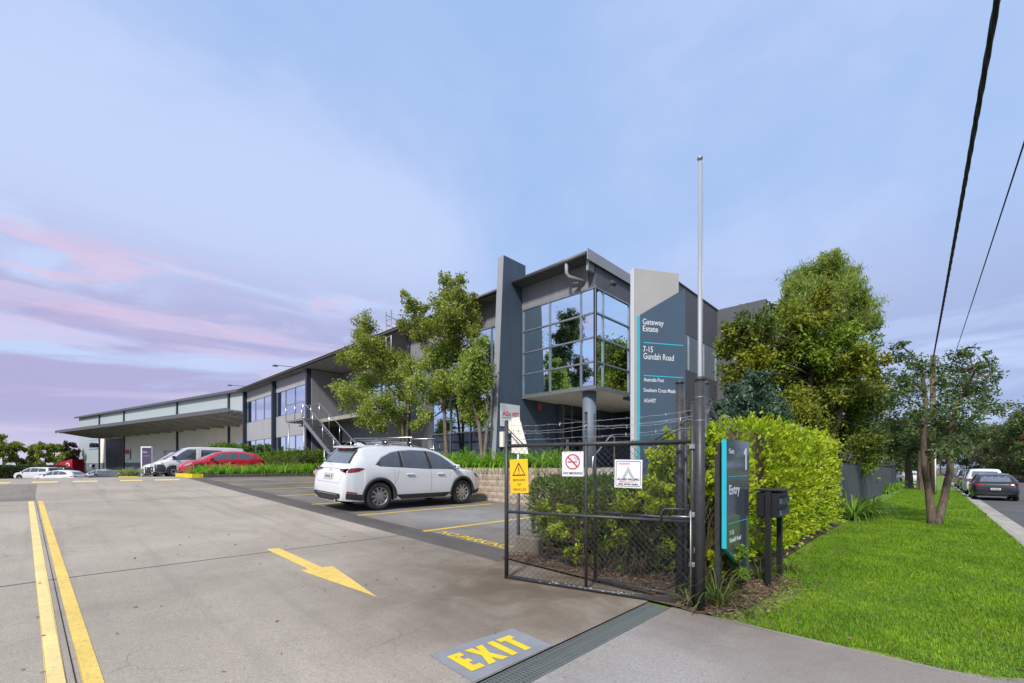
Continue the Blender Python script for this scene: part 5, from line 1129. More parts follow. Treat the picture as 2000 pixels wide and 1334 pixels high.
def std_car(kind, name, label, cat, paintm, loc, rz, tilt=0.0, group=None, detail=True, rim='five', z=None):
    S = {'hatch': HATCH, 'wagon': WAGON, 'suv': SUV}[kind]; c = Car(name, label, cat, S, paintm, loc, rz, tilt, group, rim); L = S['L']
    if kind == 'hatch':
        win = [[(.62, 1.02), (.80, 1.20), (1.12, 1.315), (1.45, 1.36), (1.48, .985)], [(1.53, .985), (1.50, 1.365), (2.02, 1.36), (2.06, .955)], [(2.11, .955), (2.08, 1.355), (2.35, 1.32), (2.62, 1.20), (2.95, .99), (2.98, .92)]]
        rear = [(-.58, 1.00), (.58, 1.00), (.50, 1.30), (-.50, 1.30)]; ws = [(-.66, 1.00), (.66, 1.00), (.54, 1.34), (-.54, 1.34)]; tl = [(.02, .80), (.03, .90), (.30, .90), (.42, .86), (.25, .80)]; tlb = (.46, .84, .80, .90); hl = [(3.72, .80), (3.95, .73), (4.18, .60), (4.12, .56), (3.85, .66)]; mz = (2.86, .95); pz = (.62, .42); hz = (.78, 1.75, 2.35)
    else:
        o_ = .0 if kind == 'suv' else .08
        win = [[(.45, 1.14), (.52, 1.52), (1.38, 1.60 - .06 * (kind == 'suv')), (1.42, 1.12)], [(1.48, 1.12), (1.44, 1.61 - .07 * (kind == 'suv')), (2.36, 1.61 - .08 * (kind == 'suv')), (2.42, 1.08)], [(2.48, 1.08), (2.44, 1.60 - .07 * (kind == 'suv')), (2.75, 1.58 - .1 * (kind == 'suv')), (3.05, 1.42 - .08 * (kind == 'suv')), (3.42, 1.14), (3.45, 1.07)]]
        rear = [(-.62, 1.16), (.62, 1.16), (.56, 1.56), (-.56, 1.56)]; ws = [(-.70, 1.14), (.70, 1.14), (.58, 1.60), (-.58, 1.60)]; tl = [(.02, .95), (.03, 1.08), (.28, 1.08), (.36, 1.02), (.22, .95)]; tlb = (.58, .86, .93, 1.09); hl = [(4.2, .94), (4.45, .86), (4.64, .74), (4.58, .70), (4.3, .8)]; mz = (3.38, 1.06); pz = (.84, .5); hz = (.92, 1.70, 2.70)
    for w in win: c.both('side_window', w, 'car_glass', .006, .12)
    c.patch('rear_window', rear, 'B', 'car_glass_pale', .006); c.patch('windscreen', ws, 'F', 'car_glass_pale', .006)
    for ax, sg in (('R', -1), ('L', 1)):
        c.patch('tail_light', tl, ax, 'lamp_red', .006); c.patch('tail_light', [(sg * tlb[0], tlb[2]), (sg * tlb[1], tlb[2]), (sg * tlb[1], tlb[3]), (sg * tlb[0], tlb[3])], 'B', 'lamp_red', .007); c.patch('head_light', hl, ax, 'lamp_clear', .006)
        for x in hz[1:]: sd = sg; p = c.hit(x, hz[0], ax)[0]; B('door_handle', paintm, c.root, x, x + .2, min(p.y, p.y + sd * .03), max(p.y, p.y + sd * .03), hz[0] - .015, hz[0] + .02)
        c.line('door_gap', [(win[1][0][0], win[1][0][1]), (win[1][0][0] - .05, .4)], ax, 'plastic_black', .008); c.line('door_gap', [(win[2][0][0], win[2][0][1]), (win[2][0][0], .35)], ax, 'plastic_black', .008)
    c.patch('bumper_trim', [(-.62, .32), (.62, .32), (.66, .44), (-.66, .44)], 'B', 'plastic_black', .008); c.patch('grille', [(-.5, .32), (.5, .32), (.46, .5), (-.46, .5)], 'F', 'plastic_black', .008)
    c.mirror(*mz); c.plate('B', pz[0]); c.plate('F', pz[1], m='plate_yellow'); return c
# ---- parked side by side beyond the planted island
std_car('hatch', 'parked_hatchback', 'red hatchback parked nose-out behind the strap-leaf island', 'car', 'car_red', (9.45, 30.7, hy(30.7)), R(180), 0)
def van(label, loc, rz, m='car_white', postal=False):
    c = Car('delivery_van', label, 'van', VAN, m, loc, rz, 0, None, 'steel')
    c.both('side_window', [(3.02, 1.12), (2.98, 1.80), (3.42, 1.80), (3.75, 1.60), (4.25, 1.14), (4.3, 1.08)], 'car_glass', .006, .12); c.both('side_window', [(1.55, 1.20), (1.50, 1.76), (2.70, 1.78), (2.74, 1.18)], 'car_glass', .006, .15)
    c.patch('windscreen', [(-.76, 1.12), (.76, 1.12), (.66, 1.82), (-.66, 1.82)], 'F', 'car_glass_pale', .006); c.patch('rear_window', [(-.66, 1.18), (.66, 1.18), (.62, 1.72), (-.62, 1.72)], 'B', 'car_glass', .006)
    for ax, sg in (('R', -1), ('L', 1)):
        c.patch('bumper_corner', [(4.62, .30), (5.14, .34), (5.16, .80), (4.72, .80), (4.60, .62)], ax, 'plastic_black', .008); c.patch('head_light', [(4.68, .84), (5.05, .82), (5.0, .95), (4.75, .98)], ax, 'lamp_clear', .006)
        for x in (3.02, 2.80): c.line('door_gap', [(x, 1.85 if x > 3 else 1.82), (x, .36)], ax, 'plastic_black', .01)
        p = c.hit(3.1, 1.0, ax)[0]; B('door_handle', 'plastic_black', c.root, 3.1, 3.32, min(p.y, p.y + sg * .03), max(p.y, p.y + sg * .03), .98, 1.02)
        if not postal:
            rg = MB(); P0 = c.hit(.95, 1.52, ax)[0]
            for i in range(20):
                a, b = R(30 + 300 * i / 20), R(30 + 300 * (i + 1) / 20); rg.prism([(.95 + k_ * math.cos(t), P0.y + sg * .01, 1.5 + k_ * math.sin(t)) for k_, t in ((.14, a), (.22, a), (.22, b), (.14, b))], (0, sg * .004, 0), 1)
            rg.build('company_emblem', 'ink_red', c.root)
        else: c.patch('red_flash', [(2.4, 1.10), (3.6, 1.10), (4.55, .98), (4.7, 1.03), (3.7, 1.75), (3.0, 1.85)], ax, 'car_red', .004)
        c.patch('tail_light', [(.01, .9), (.02, 1.3), (.12, 1.3), (.12, .9)], ax, 'lamp_red', .006)
    c.patch('front_bumper', [(-.72, .33), (.72, .33), (.76, .66), (-.76, .66)], 'F', 'plastic_black', .008); c.mirror(4.2, 1.22, 'plastic_black'); c.plate('F', .5, m='plate_yellow')
    if postal: c.patch('red_bonnet', [(4.55, -.6), (4.95, -.5), (4.95, .5), (4.55, .6)], 'T', 'car_red', .004)
    return c
van('white delivery van with a black bumper and dark side window between the red cars', (10.0, 36.6, hy(36.6)), R(180)); van('white and red van nosing out behind the plain white van', (10.2, 42.2, hy(42.2)), R(180), 'car_white', True)
# ---- in the yard below the crest
LEFT = R(90) + PSI
def yard(px, Y, L): d = ray(px, 910); return (d[0] * Y + L / 2 * _rx, d[1] * Y + L / 2 * _ry, hy(d[1] * Y))
std_car('hatch', 'parked_hatchback', 'white hatchback standing side-on in the far yard before the red truck', 'car', 'car_white', yard(118, 46, 4.28), LEFT + math.pi / 2 - R(90) + R(0))
std_car('wagon', 'parked_wagon', 'white wagon parked by the far boundary hedge', 'car', 'car_white', yard(74, 60, 4.75), LEFT)
std_car('wagon', 'parked_wagon', 'black wagon parked between the white wagon and the red truck', 'car', 'car_black', yard(106, 63, 4.75), LEFT)
std_car('hatch', 'parked_hatchback', 'dark grey hatchback by the warehouse door, beside the yellow-kerbed shrub', 'car', 'car_grey', yard(216, 49, 4.28), LEFT)
std_car('hatch', 'parked_hatchback', 'silver hatchback half hidden behind the dark grey hatchback', 'car', 'car_silver', yard(199, 57, 4.28), LEFT)
def truck():
    x, y, z = yard(138, 76, 2.6); t = thing('box_truck', 'red box truck with a white swirl emblem in the far yard', 'truck', (x, y, z), LEFT)
    MB().prism([(0, -1.1, .75), (2.7, -1.1, .75), (2.7, -1.1, 2.35), (0, -1.1, 3.05)], (0, 2.2, 0), 1).build('cargo_box', 'car_red', t)
    MB().prism([(2.75, -1.0, .5), (4.6, -1.0, .5), (4.7, -1.0, 1.2), (4.3, -1.0, 2.0), (2.75, -1.0, 2.0)], (0, 2.0, 0), 1).build('cab', 'car_red', t); B('chassis', 'plastic_black', t, .1, 4.4, -.7, .7, .45, .74)
    rg = MB()
    for i in range(18):
        a, b = R(-60 + 260 * i / 18), R(-60 + 260 * (i + 1) / 18); rg.prism([(.75 + k_ * .7 * math.cos(t_), 1.103, 2.0 + k_ * math.sin(t_)) for k_, t_ in ((.26, a), (.46, a), (.46, b), (.26, b))], (0, .006, 0), 1)
    rg.build('emblem', 'white_paint', t)
    B('tail_light', 'lamp_red', t, -.02, -.001, .8, 1.05, .5, .74)
    for xw in (.8, 3.8):
        for sd in (-1, 1): e = empty('wheel', (xw, sd * .98, .42), 0, t); e.rotation_euler = (R(90), 0, 0); MB().lathe([(.22, -.12), (.40, -.12), (.42, -.09), (.42, .09), (.40, .12), (.22, .12)], 20).build('tyre', 'tyre_rubber', e, True); MB().lathe([(.22, -.1), (.22, .1)], 16).build('rim', 'alloy', e)
truck()
xc, yc, zc = yard(190, 50, 0); tc_ = thing('traffic_cone', 'red traffic cone beside the dark grey hatchback', 'cone', (xc, yc, zc)); MB().lathe([(.2, .03), (.16, .05), (.05, 1.15), (0, 1.16)], 14).build('cone', 'red_pvc', tc_, True); B('base', 'plastic_black', tc_, -.24, .24, -.24, .24, 0, .03)
# ---- parked along the street
def street(x, y=-2.55): return (x, y, h(x, 0) - .125)
sl_ = math.atan(.009)
for kind, nm, lab, pm, x, y in (('hatch', 'parked_hatchback', 'black hatchback last in the kerbside row, its red tail lights facing the lawn', 'car_black', 34.6, -2.3), ('wagon', 'parked_wagon', 'white wagon parked just ahead of the black hatchback', 'car_white', 41.5, -2.3), ('hatch', 'parked_hatchback', 'dark red hatchback parked ahead of the white street wagon', 'car_maroon', 48.6, -2.3), ('wagon', 'parked_wagon', 'black wagon parked ahead of the dark red hatchback', 'car_black', 55.2, -2.3), ('wagon', 'parked_wagon', 'silver wagon at the head of the kerbside row', 'car_silver', 62, -2.3), ('wagon', 'parked_wagon', 'red wagon seen over the roofs of the kerbside row', 'car_maroon', 71, -3.0)):
    cc = std_car(kind, nm, lab, 'car', pm, street(x, y), 0); cc.root.rotation_euler.y = sl_
pw = at_depth(1761, 910, 47); std_car('hatch', 'parked_hatchback', 'white hatchback beyond the end of the cloth-covered fence', 'car', 'car_white', (pw.x, pw.y - 1, h(pw.x, 0)), R(20))
# ================================================================== vegetation
def unit(a): return a / np.maximum(np.linalg.norm(a, axis=1, keepdims=True), 1e-9)
def leaf_cloud(name, C, size, m, parent, rng, aspect=.48, T=None, droop=0.0, fold=.18):
    """one diamond leaf per point, turned at random (or along T), slightly folded"""
    n = len(C); t = rng.normal(size=(n, 3)) if T is None else T + rng.normal(size=(n, 3)) * .35
    t[:, 2] -= droop; t = unit(t); s = unit(np.cross(t, rng.normal(size=(n, 3)))); nn = np.cross(t, s)
    L = (size * rng.uniform(.65, 1.35, n))[:, None]; W = L * aspect
    V = np.empty((n, 4, 3)); V[:, 0] = C - t * L * .5; V[:, 1] = C + s * W * .5 + nn * W * fold; V[:, 2] = C + t * L * .5; V[:, 3] = C - s * W * .5 + nn * W * fold
    return npmesh(name, V.reshape(-1, 3), np.arange(n * 4).reshape(n, 4), m, parent)
def clump_points(clumps, n, rng, sub=14, tight=.42):
    """leaf positions: every clump is broken into many small sprays on its surface so the outline stays ragged with gaps"""
    P = []; vol = np.array([c[1] ** 2 for c in clumps]); vol = vol / vol.sum()
    for (c, r), f in zip(clumps, vol):
        k = max(20, int(n * f)); ns = max(5, int(sub * rng.uniform(.8, 1.2))); d = unit(rng.normal(size=(ns, 3))); rad = r * rng.uniform(.35, 1.0, (ns, 1)); ctr = np.array(c)[None] + d * rad * np.array([[1, 1, .85]])
        i = rng.integers(0, ns, k); q = rng.normal(size=(k, 3)) * r * tight * rng.uniform(.55, 1.0, (ns, 1))[i] * .62; P.append(ctr[i] + q)
    return np.concatenate(P)
def pxc(lst, Y, rng=None, jit=0.0):
    """(px, py, radius px[, depth offset]) -> (centre, radius) in the world at depth Y"""
    out = []
    for c in lst:
        y = Y + (c[3] if len(c) > 3 else (rng.uniform(-jit, jit) if rng is not None else 0)); out.append((tuple(at_depth(c[0], c[1], y)), c[2] / F * y))
    return out
def limb(mb, a, b, r0, r1, rnd, n=6, wob=.08, seg=7):
    a, b = Vector(a), Vector(b); L = (b - a).length; pts = []
    for i in range(n + 1):
        t = i / n; p = a.lerp(b, t); k = math.sin(math.pi * t); p += Vector((rnd.uniform(-1, 1), rnd.uniform(-1, 1), rnd.uniform(-.4, .8))) * wob * L * k; pts.append(p)
    mb.tube(pts, [r0 + (r1 - r0) * i / n for i in range(n + 1)], seg); return pts
def tree(name, label, base, trunk, clumps, crowns, seed, bark='bark', cat='tree', group=None, tr=.12, droop=0.0, sub=14, tight=.46, aspect=.48, twigs=True):
    """trunk: list of world points per stem; crowns: [(material, leaf size, count, clump filter)]"""
    rng = np.random.default_rng(seed); rnd = random.Random(seed); t = thing(name, label, cat, base, 0, group); bo = Vector(base)
    tips = []
    for k, st_ in enumerate(trunk):
        P = [Vector(p) - bo for p in st_]; n = len(P); Q = []
        for a, b in zip(P[:-1], P[1:]):
            ks_ = 9 if tr > .1 else 4
            for i in range(ks_): Q.append(a.lerp(b, i / ks_) + Vector((rnd.uniform(-.02, .02), rnd.uniform(-.02, .02), 0)) * (tr * 3))
        Q.append(P[-1]); m_ = len(Q); rr_ = [tr * (1.25 if i == 0 else 1.0) * (1 - .62 * i / m_) for i in range(m_)]
        mb = MB(); ng = 22 if tr > .1 else 11; mb.tube(Q, rr_, ng)
        if tr > .1:      # furrowed bark
            ph = [rnd.uniform(-1, 1) for _ in range(ng)]
            for i in range(m_):
                for k2 in range(ng):
                    v = mb.V[i * ng + k2]; mb.V[i * ng + k2] = Q[i] + (v - Q[i]) * (1 + .10 * ph[(k2 + i // 3) % ng] + .05 * math.sin(i * .9 + k2 * 1.7) + rnd.uniform(-.03, .03))
        mb.build('trunk', bark, t, tr <= .1); tips.append((Q, rr_))
    br = MB()
    for c, r in clumps:
        cc = Vector(c) - bo; Q, rr_ = min(tips, key=lambda q: min((p - cc).length for p in q[0])); i = min(range(len(Q)), key=lambda j: (Q[j] - cc).length + max(0, Q[j].z - cc.z) * 2); i = max(i, len(Q) // 3)
        path = limb(br, Q[i], cc, rr_[i] * .55, max(.006, tr * .10), rnd, 5, .07, 6)
        for _ in range(4 if twigs else 1):
            d = Vector((rnd.gauss(0, 1), rnd.gauss(0, 1), rnd.gauss(.3, .8))).normalized() * r * rnd.uniform(.6, 1.05); limb(br, path[rnd.randint(2, len(path) - 1)], cc + d, tr * .12, .004, rnd, 3, .08, 4)
    tag(br.build('branches', bark, t, True), kind='stuff')
    for m, size, n, sel in crowns:
        cl = [((c[0] - bo.x, c[1] - bo.y, c[2] - bo.z), r) for i, (c, r) in enumerate(clumps) if sel is None or sel(i)]
        if cl: leaf_cloud('crown', clump_points(cl, n, rng, sub, tight), size, m, t, rng, aspect, None, droop)
    return t
RG = np.random.default_rng(77)
# ---- three slim trees in the raised bed
def bp(px, x): v = on_x(px, 872, x); return Vector((v.x, v.y, 1.33))
b = bp(793, 11.35); Y = b.x * _fx + b.y * _fy
cl = pxc([(712, 640, 27), (700, 655, 20), (722, 672, 24), (705, 700, 30), (742, 690, 26), (680, 700, 18), (765, 700, 24), (672, 765, 24), (695, 785, 30), (715, 755, 34), (745, 740, 34), (772, 750, 32), (735, 795, 36), (765, 795, 30), (710, 815, 22), (740, 835, 20), (795, 775, 26), (800, 720, 24), (785, 830, 18), (660, 755, 14)], Y, RG, 1.3)
tree('garden_tree', 'spreading light-green tree leaning over the outside stair', b, [[b, at_depth(785, 825, Y), at_depth(765, 770, Y), at_depth(735, 700, Y + .3)], [b, at_depth(796, 820, Y + .2), at_depth(800, 740, Y + .4)]], cl, [('leaf_gum', .115, 8500, lambda i: i < 7), ('leaf_gum_bright', .115, 15000, lambda i: i >= 7)], 11, 'bark_pale', tr=.085, group='slim trees in the raised bed')
b = bp(873, 11.35); Y = b.x * _fx + b.y * _fy
cl = pxc([(868, 545, 14), (902, 548, 14), (880, 570, 24), (900, 585, 24), (862, 590, 22), (925, 590, 18), (880, 615, 34), (915, 620, 26), (850, 640, 26), (890, 655, 36), (925, 650, 20), (800, 590, 17), (790, 575, 10), (812, 612, 22), (795, 635, 20), (826, 600, 12), (825, 660, 22), (860, 690, 34), (900, 695, 34), (840, 720, 28), (870, 745, 34), (845, 770, 26), (815, 755, 24), (905, 740, 26), (830, 810, 18), (815, 830, 14)], Y, RG, 1.0)
tree('garden_tree', 'tallest garden tree, its leafy top rising above the office roof', b, [[b, at_depth(868, 800, Y), at_depth(872, 700, Y), at_depth(888, 580, Y)], [at_depth(868, 800, Y), at_depth(845, 720, Y), at_depth(815, 630, Y - .2)]], cl, [('leaf_gum', .115, 13000, lambda i: i < 17), ('leaf_gum_bright', .115, 12500, lambda i: i >= 17)], 12, 'bark_pale', tr=.085, group='slim trees in the raised bed')
b = bp(944, 11.1); Y = b.x * _fx + b.y * _fy
cl = pxc([(925, 700, 26), (940, 670, 18), (915, 735, 30), (940, 745, 26), (905, 770, 28), (930, 785, 26), (950, 720, 16), (915, 815, 16), (940, 810, 14)], Y, RG, .6)
tree('garden_tree', 'small bright-leaved tree against the blade wall', b, [[b, at_depth(935, 825, Y), at_depth(921, 780, Y), at_depth(925, 700, Y)], [b, at_depth(952, 830, Y), at_depth(950, 740, Y)]], cl, [('leaf_gum_bright', .11, 10500, None)], 13, 'bark_pale', tr=.075, group='slim trees in the raised bed')
# ---- big evergreen group behind the hedge
bm_ = at_depth(1580, 910, 19.0); bm_.z = h(bm_.x, 3) - .1; Y = 19
cl = pxc([(1440, 655, 30), (1475, 635, 34), (1418, 680, 22), (1460, 690, 36), (1500, 660, 36), (1540, 630, 40), (1590, 610, 40), (1630, 625, 42), (1670, 660, 38), (1690, 705, 34), (1545, 690, 46), (1600, 680, 50), (1645, 720, 46), (1575, 745, 50), (1520, 740, 40), (1700, 770, 30), (1660, 790, 44), (1610, 800, 50), (1550, 805, 44), (1690, 830, 34), (1640, 860, 44), (1590, 870, 46), (1700, 880, 30), (1540, 870, 34), (1430, 730, 24), (1490, 700, 34), (1660, 900, 34), (1500, 780, 36), (1470, 740, 30), (1560, 660, 36), (1620, 760, 40)], Y, RG, 1.7); cl = [(c_, r_ * 1.25) for c_, r_ in cl]
tree('evergreen_tree', 'broad dense olive-green tree rising behind the lime hedge', bm_, [[bm_, at_depth(1575, 800, Y), at_depth(1590, 700, Y)], [bm_, at_depth(1640, 800, Y), at_depth(1650, 700, Y)]], cl, [('leaf_olive', .15, 34000, lambda i: i % 3 == 0), ('leaf_olive_dark', .15, 40000, lambda i: i % 3 == 1 or i % 5 == 0), ('leaf_fresh', .15, 28000, lambda i: i % 3 == 2)], 21, tr=.2, sub=13, tight=.36)
bw = at_depth(1625, 910, 23.5); bw.z = h(bw.x, 3) - .1; Y = 23.5
cl = pxc([(1625, 512, 20), (1600, 530, 26), (1645, 535, 24), (1570, 545, 24), (1620, 555, 32), (1548, 570, 22), (1590, 575, 32), (1650, 570, 26), (1680, 575, 22), (1695, 600, 20), (1665, 610, 28), (1540, 600, 22), (1700, 620, 16), (1620, 600, 34), (1560, 610, 30), (1690, 640, 22)], Y, RG, 1.2); cl = [(c_, r_ * 1.2) for c_, r_ in cl]
tree('weeping_tree', 'pale weeping tree topping the dense olive-green tree', bw, [[bw, at_depth(1620, 760, Y), at_depth(1622, 570, Y)]], cl, [('leaf_willow', .24, 36000, None)], 22, tr=.18, droop=1.6, aspect=.16)
bs = at_depth(1455, 910, 14.5); bs.z = h(bs.x, 3) - .1; Y = 14.5
cl = pxc([(1470, 740, 22), (1490, 765, 28), (1450, 775, 30), (1430, 810, 30), (1480, 805, 34), (1515, 820, 26), (1410, 840, 26), (1450, 845, 36), (1500, 860, 34), (1425, 875, 30), (1470, 890, 34), (1535, 870, 22), (1395, 870, 18), (1510, 790, 24), (1415, 800, 22)], Y, RG, 1.0); cl = [(c_, r_ * 1.15) for c_, r_ in cl]
tree('garden_shrub', 'blue-green large-leaved shrub between the flagpole and the olive tree', bs, [[bs, at_depth(1455, 840, Y), at_depth(1465, 780, Y)]], cl, [('leaf_blue', .14, 20000, None)], 23, cat='shrub', tr=.06, sub=9, tight=.40)
# ---- twin-stemmed verge tree
Y = 11.9; vb = at_depth(1826, 1017, 11.8); vb.z = h(vb.x, 0) - .05
st1 = [vb + Vector((-.05, .05, 0)), at_depth(1815, 965, Y), at_depth(1806, 915, Y), at_depth(1803, 850, Y), at_depth(1808, 780, Y), at_depth(1800, 720, Y)]
st2 = [vb + Vector((.03, -.03, 0)), at_depth(1845, 970, Y), at_depth(1856, 915, Y), at_depth(1852, 850, Y), at_depth(1870, 790, Y), at_depth(1905, 720, Y)]
cl = pxc([(1757, 672, 12), (1768, 700, 18), (1748, 735, 16), (1775, 745, 22), (1800, 715, 15), (1795, 760, 24), (1760, 780, 22), (1830, 715, 18), (1838, 745, 22), (1870, 700, 17), (1890, 690, 14), (1880, 730, 24), (1915, 705, 16), (1935, 715, 12), (1905, 755, 26), (1860, 770, 28), (1935, 765, 20), (1930, 790, 22), (1890, 800, 28), (1750, 825, 24), (1785, 815, 28), (1820, 820, 28), (1855, 835, 30), (1900, 835, 26), (1800, 865, 24), (1840, 880, 20), (1875, 870, 22), (1730, 830, 14), (1945, 735, 12)], Y, RG, .8); cl = [(c_, r_ * 1.2) for c_, r_ in cl]
tree('street_tree', 'twin-trunked rough-barked tree standing on the grass verge', vb, [st1, st2], cl, [('leaf_verge', .11, 8200, None)], 31, tr=.10, sub=8, tight=.55, aspect=.4)
for i, (px, py, Y, lst, lab) in enumerate(((1775, 946, 37, [(1745, 850, 22), (1765, 835, 26), (1785, 850, 24), (1750, 875, 20), (1780, 880, 22), (1735, 865, 16)], 'dark verge tree nearest the end of the fence'), (1801, 950, 33, [(1800, 850, 24), (1820, 840, 26), (1835, 860, 24), (1805, 880, 22), (1830, 885, 20)], 'dark verge tree between the power pole and the fence end'))):
    b = at_depth(px, py, Y); b.z = h(b.x, 0) - .1
    tree('street_tree', lab, b, [[b, at_depth(px - 2, 890, Y), at_depth(px + 3, 855, Y)]], pxc(lst, Y, RG, 1.5), [('leaf_dark', .22, 8000, None)], 40 + i, tr=.28, cat='tree')
# ---- bush across the road
rn = random.Random(8)
cols = ['leaf_scrub', 'leaf_dark', 'leaf_scrub', 'leaf_verge', 'leaf_rust']
def bush(name, label, x, y, ht, wd, m, seed, n=5200, size=.28, bark='bark', group=None, cat='tree', z=None, tlow=.25, nc=13):
    rnd = random.Random(seed); z0 = h(x, 0) if z is None else z; cs = []
    for i in range(nc):
        a = rnd.uniform(0, 6.28); t = rnd.uniform(tlow, 1.0); rr_ = wd * (1.1 - .55 * abs(t - .5) * 2) * rnd.uniform(.25, .9); cs.append(((x + rr_ * math.cos(a), y + rr_ * math.sin(a), z0 + ht * t * .93), wd * rnd.uniform(.30, .48)))
    tp = Vector((x + rnd.uniform(-.5, .5), y + rnd.uniform(-.5, .5), z0 + ht * .8))
    return tree(name, label, Vector((x, y, z0 - .1)), [[(x, y, z0 - .1), tuple(Vector((x, y, z0)).lerp(tp, .5) + Vector((rnd.uniform(-.3, .3), 0, 0))), tuple(tp)]], cs, [(m, size, n, None)], seed, bark, cat, group, tr=.14, twigs=False)
labs = ['scrubby olive bushland tree across the road', 'dark green bushland tree across the road', 'thin mixed-green bushland tree across the road']
k = 0
for x, y, ht, wd, m in ((100, -11, 13.5, 3.8, 'leaf_verge'), (106, -14, 15.5, 4.6, 'leaf_scrub'), (112, -11, 11, 4.0, 'leaf_scrub'), (118, -13, 13, 4.6, 'leaf_dark'), (126, -11, 11, 4.4, 'leaf_scrub'), (134, -13, 13, 5, 'leaf_scrub'), (142, -10.5, 11, 4.6, 'leaf_dark'), (150, -13, 13, 5.2, 'leaf_scrub'), (160, -9.5, 12, 5, 'leaf_scrub'), (170, -6, 12.5, 5.4, 'leaf_dark'), (178, -1, 13, 5.6, 'leaf_scrub'), (182, 5, 12.5, 6, 'leaf_dark'), (185, 12, 12, 6, 'leaf_verge'), (180, 20, 11.5, 6, 'leaf_scrub'), (170, 27, 11, 6, 'leaf_dark'), (94, -12, 12, 4.0, 'leaf_dark'), (50, -16, 9.5, 3.2, 'leaf_dark'), (41, -14.5, 8.2, 3.0, 'leaf_verge'), (60, -15, 9.4, 3.2, 'leaf_scrub'), (33, -15, 9, 3, 'leaf_dark')):
    m2 = {'leaf_scrub': 0, 'leaf_dark': 1, 'leaf_verge': 2}[m]; bush('bushland_tree', labs[m2], x, y, ht, wd, m, 100 + k, 7000, .42 if x > 80 else .26, 'bark_pale', labs[m2].replace('tree', 'trees')); k += 1
for i, (x, y, ht, wd) in enumerate(((62, 4.5, 6.5, 2.6), (70, 3.0, 7, 2.8), (80, 4.5, 7.5, 3.2), (92, 2.5, 8, 3.2), (104, 4, 8.5, 3.8), (120, 3, 9, 4))):
    bush('street_tree', 'dark verge tree farther along the street, beyond the fence', x, y, ht, wd, 'leaf_dark', 240 + i, 5200, .32, group='dark verge trees beyond the fence')
bush('bushland_tree', 'rust-brown leaved bushland tree across the road', 97, -10.3, 7.5, 1.9, 'leaf_rust', 140, 3600, .32)
for i, (x, y) in enumerate(((96, -10.2), (104, -10.2), (111, -10.2), (119, -10.1), (128, -10), (137, -9.8), (147, -9.6), (158, -8))):
    bush('scrub_bush', 'low scrub bush at the far road edge', x, y - .6, 4.2, 2.8, 'leaf_scrub' if i % 2 else 'leaf_dark', 160 + i, 3200, .34, group='low scrub bushes along the far road edge', cat='bush')
# ---- trees reflected in the mirrored glazing and the far boundary
bush('driveway_tree', 'slender dark tree on the far side of the driveway, seen mirrored in the corner glass', -12, 28.2, 17.5, 2.1, 'leaf_dark', 190, 26000, .26, z=hy(28), tlow=.1, nc=46)
def farrow():
    k = 0
    for px, Y, top, w, m, lab in ((-30, 80, 845, 26, 'leaf_gum', 'olive tree'), (8, 78, 843, 22, 'leaf_gum', 'olive tree'), (38, 80, 862, 18, 'leaf_gum', 'low green tree'), (62, 82, 857, 20, 'leaf_gum', 'green tree'), (88, 80, 860, 18, 'leaf_gum', 'bushy green tree'), (112, 84, 863, 17, 'leaf_gum', 'low olive tree'), (140, 86, 850, 15, 'leaf_purple', 'purple-leaved tree'), (155, 90, 858, 12, 'leaf_purple', 'purple-leaved tree')):
        p = at_depth(px, 910, Y); ht = CAMH + (HZ - top) / F * Y + .45; wd = w / F * Y
        bush('boundary_tree', {'olive tree': 'rounded olive tree on the far left boundary', 'purple-leaved tree': 'purple-leaved tree beside the warehouse corner', 'low green tree': 'lowest green tree on the far boundary beside the olive trees', 'green tree': 'tall green tree on the far boundary above the white wagon', 'bushy green tree': 'bushy green tree above the black wagon', 'low olive tree': 'low olive tree above the red truck'}[lab].replace(' left', ''), p.x, p.y, ht, wd, m, 210 + k, 4200, .34, z=-.45, tlow=.03, group=lab + 's on the far boundary'); k += 1
farrow()
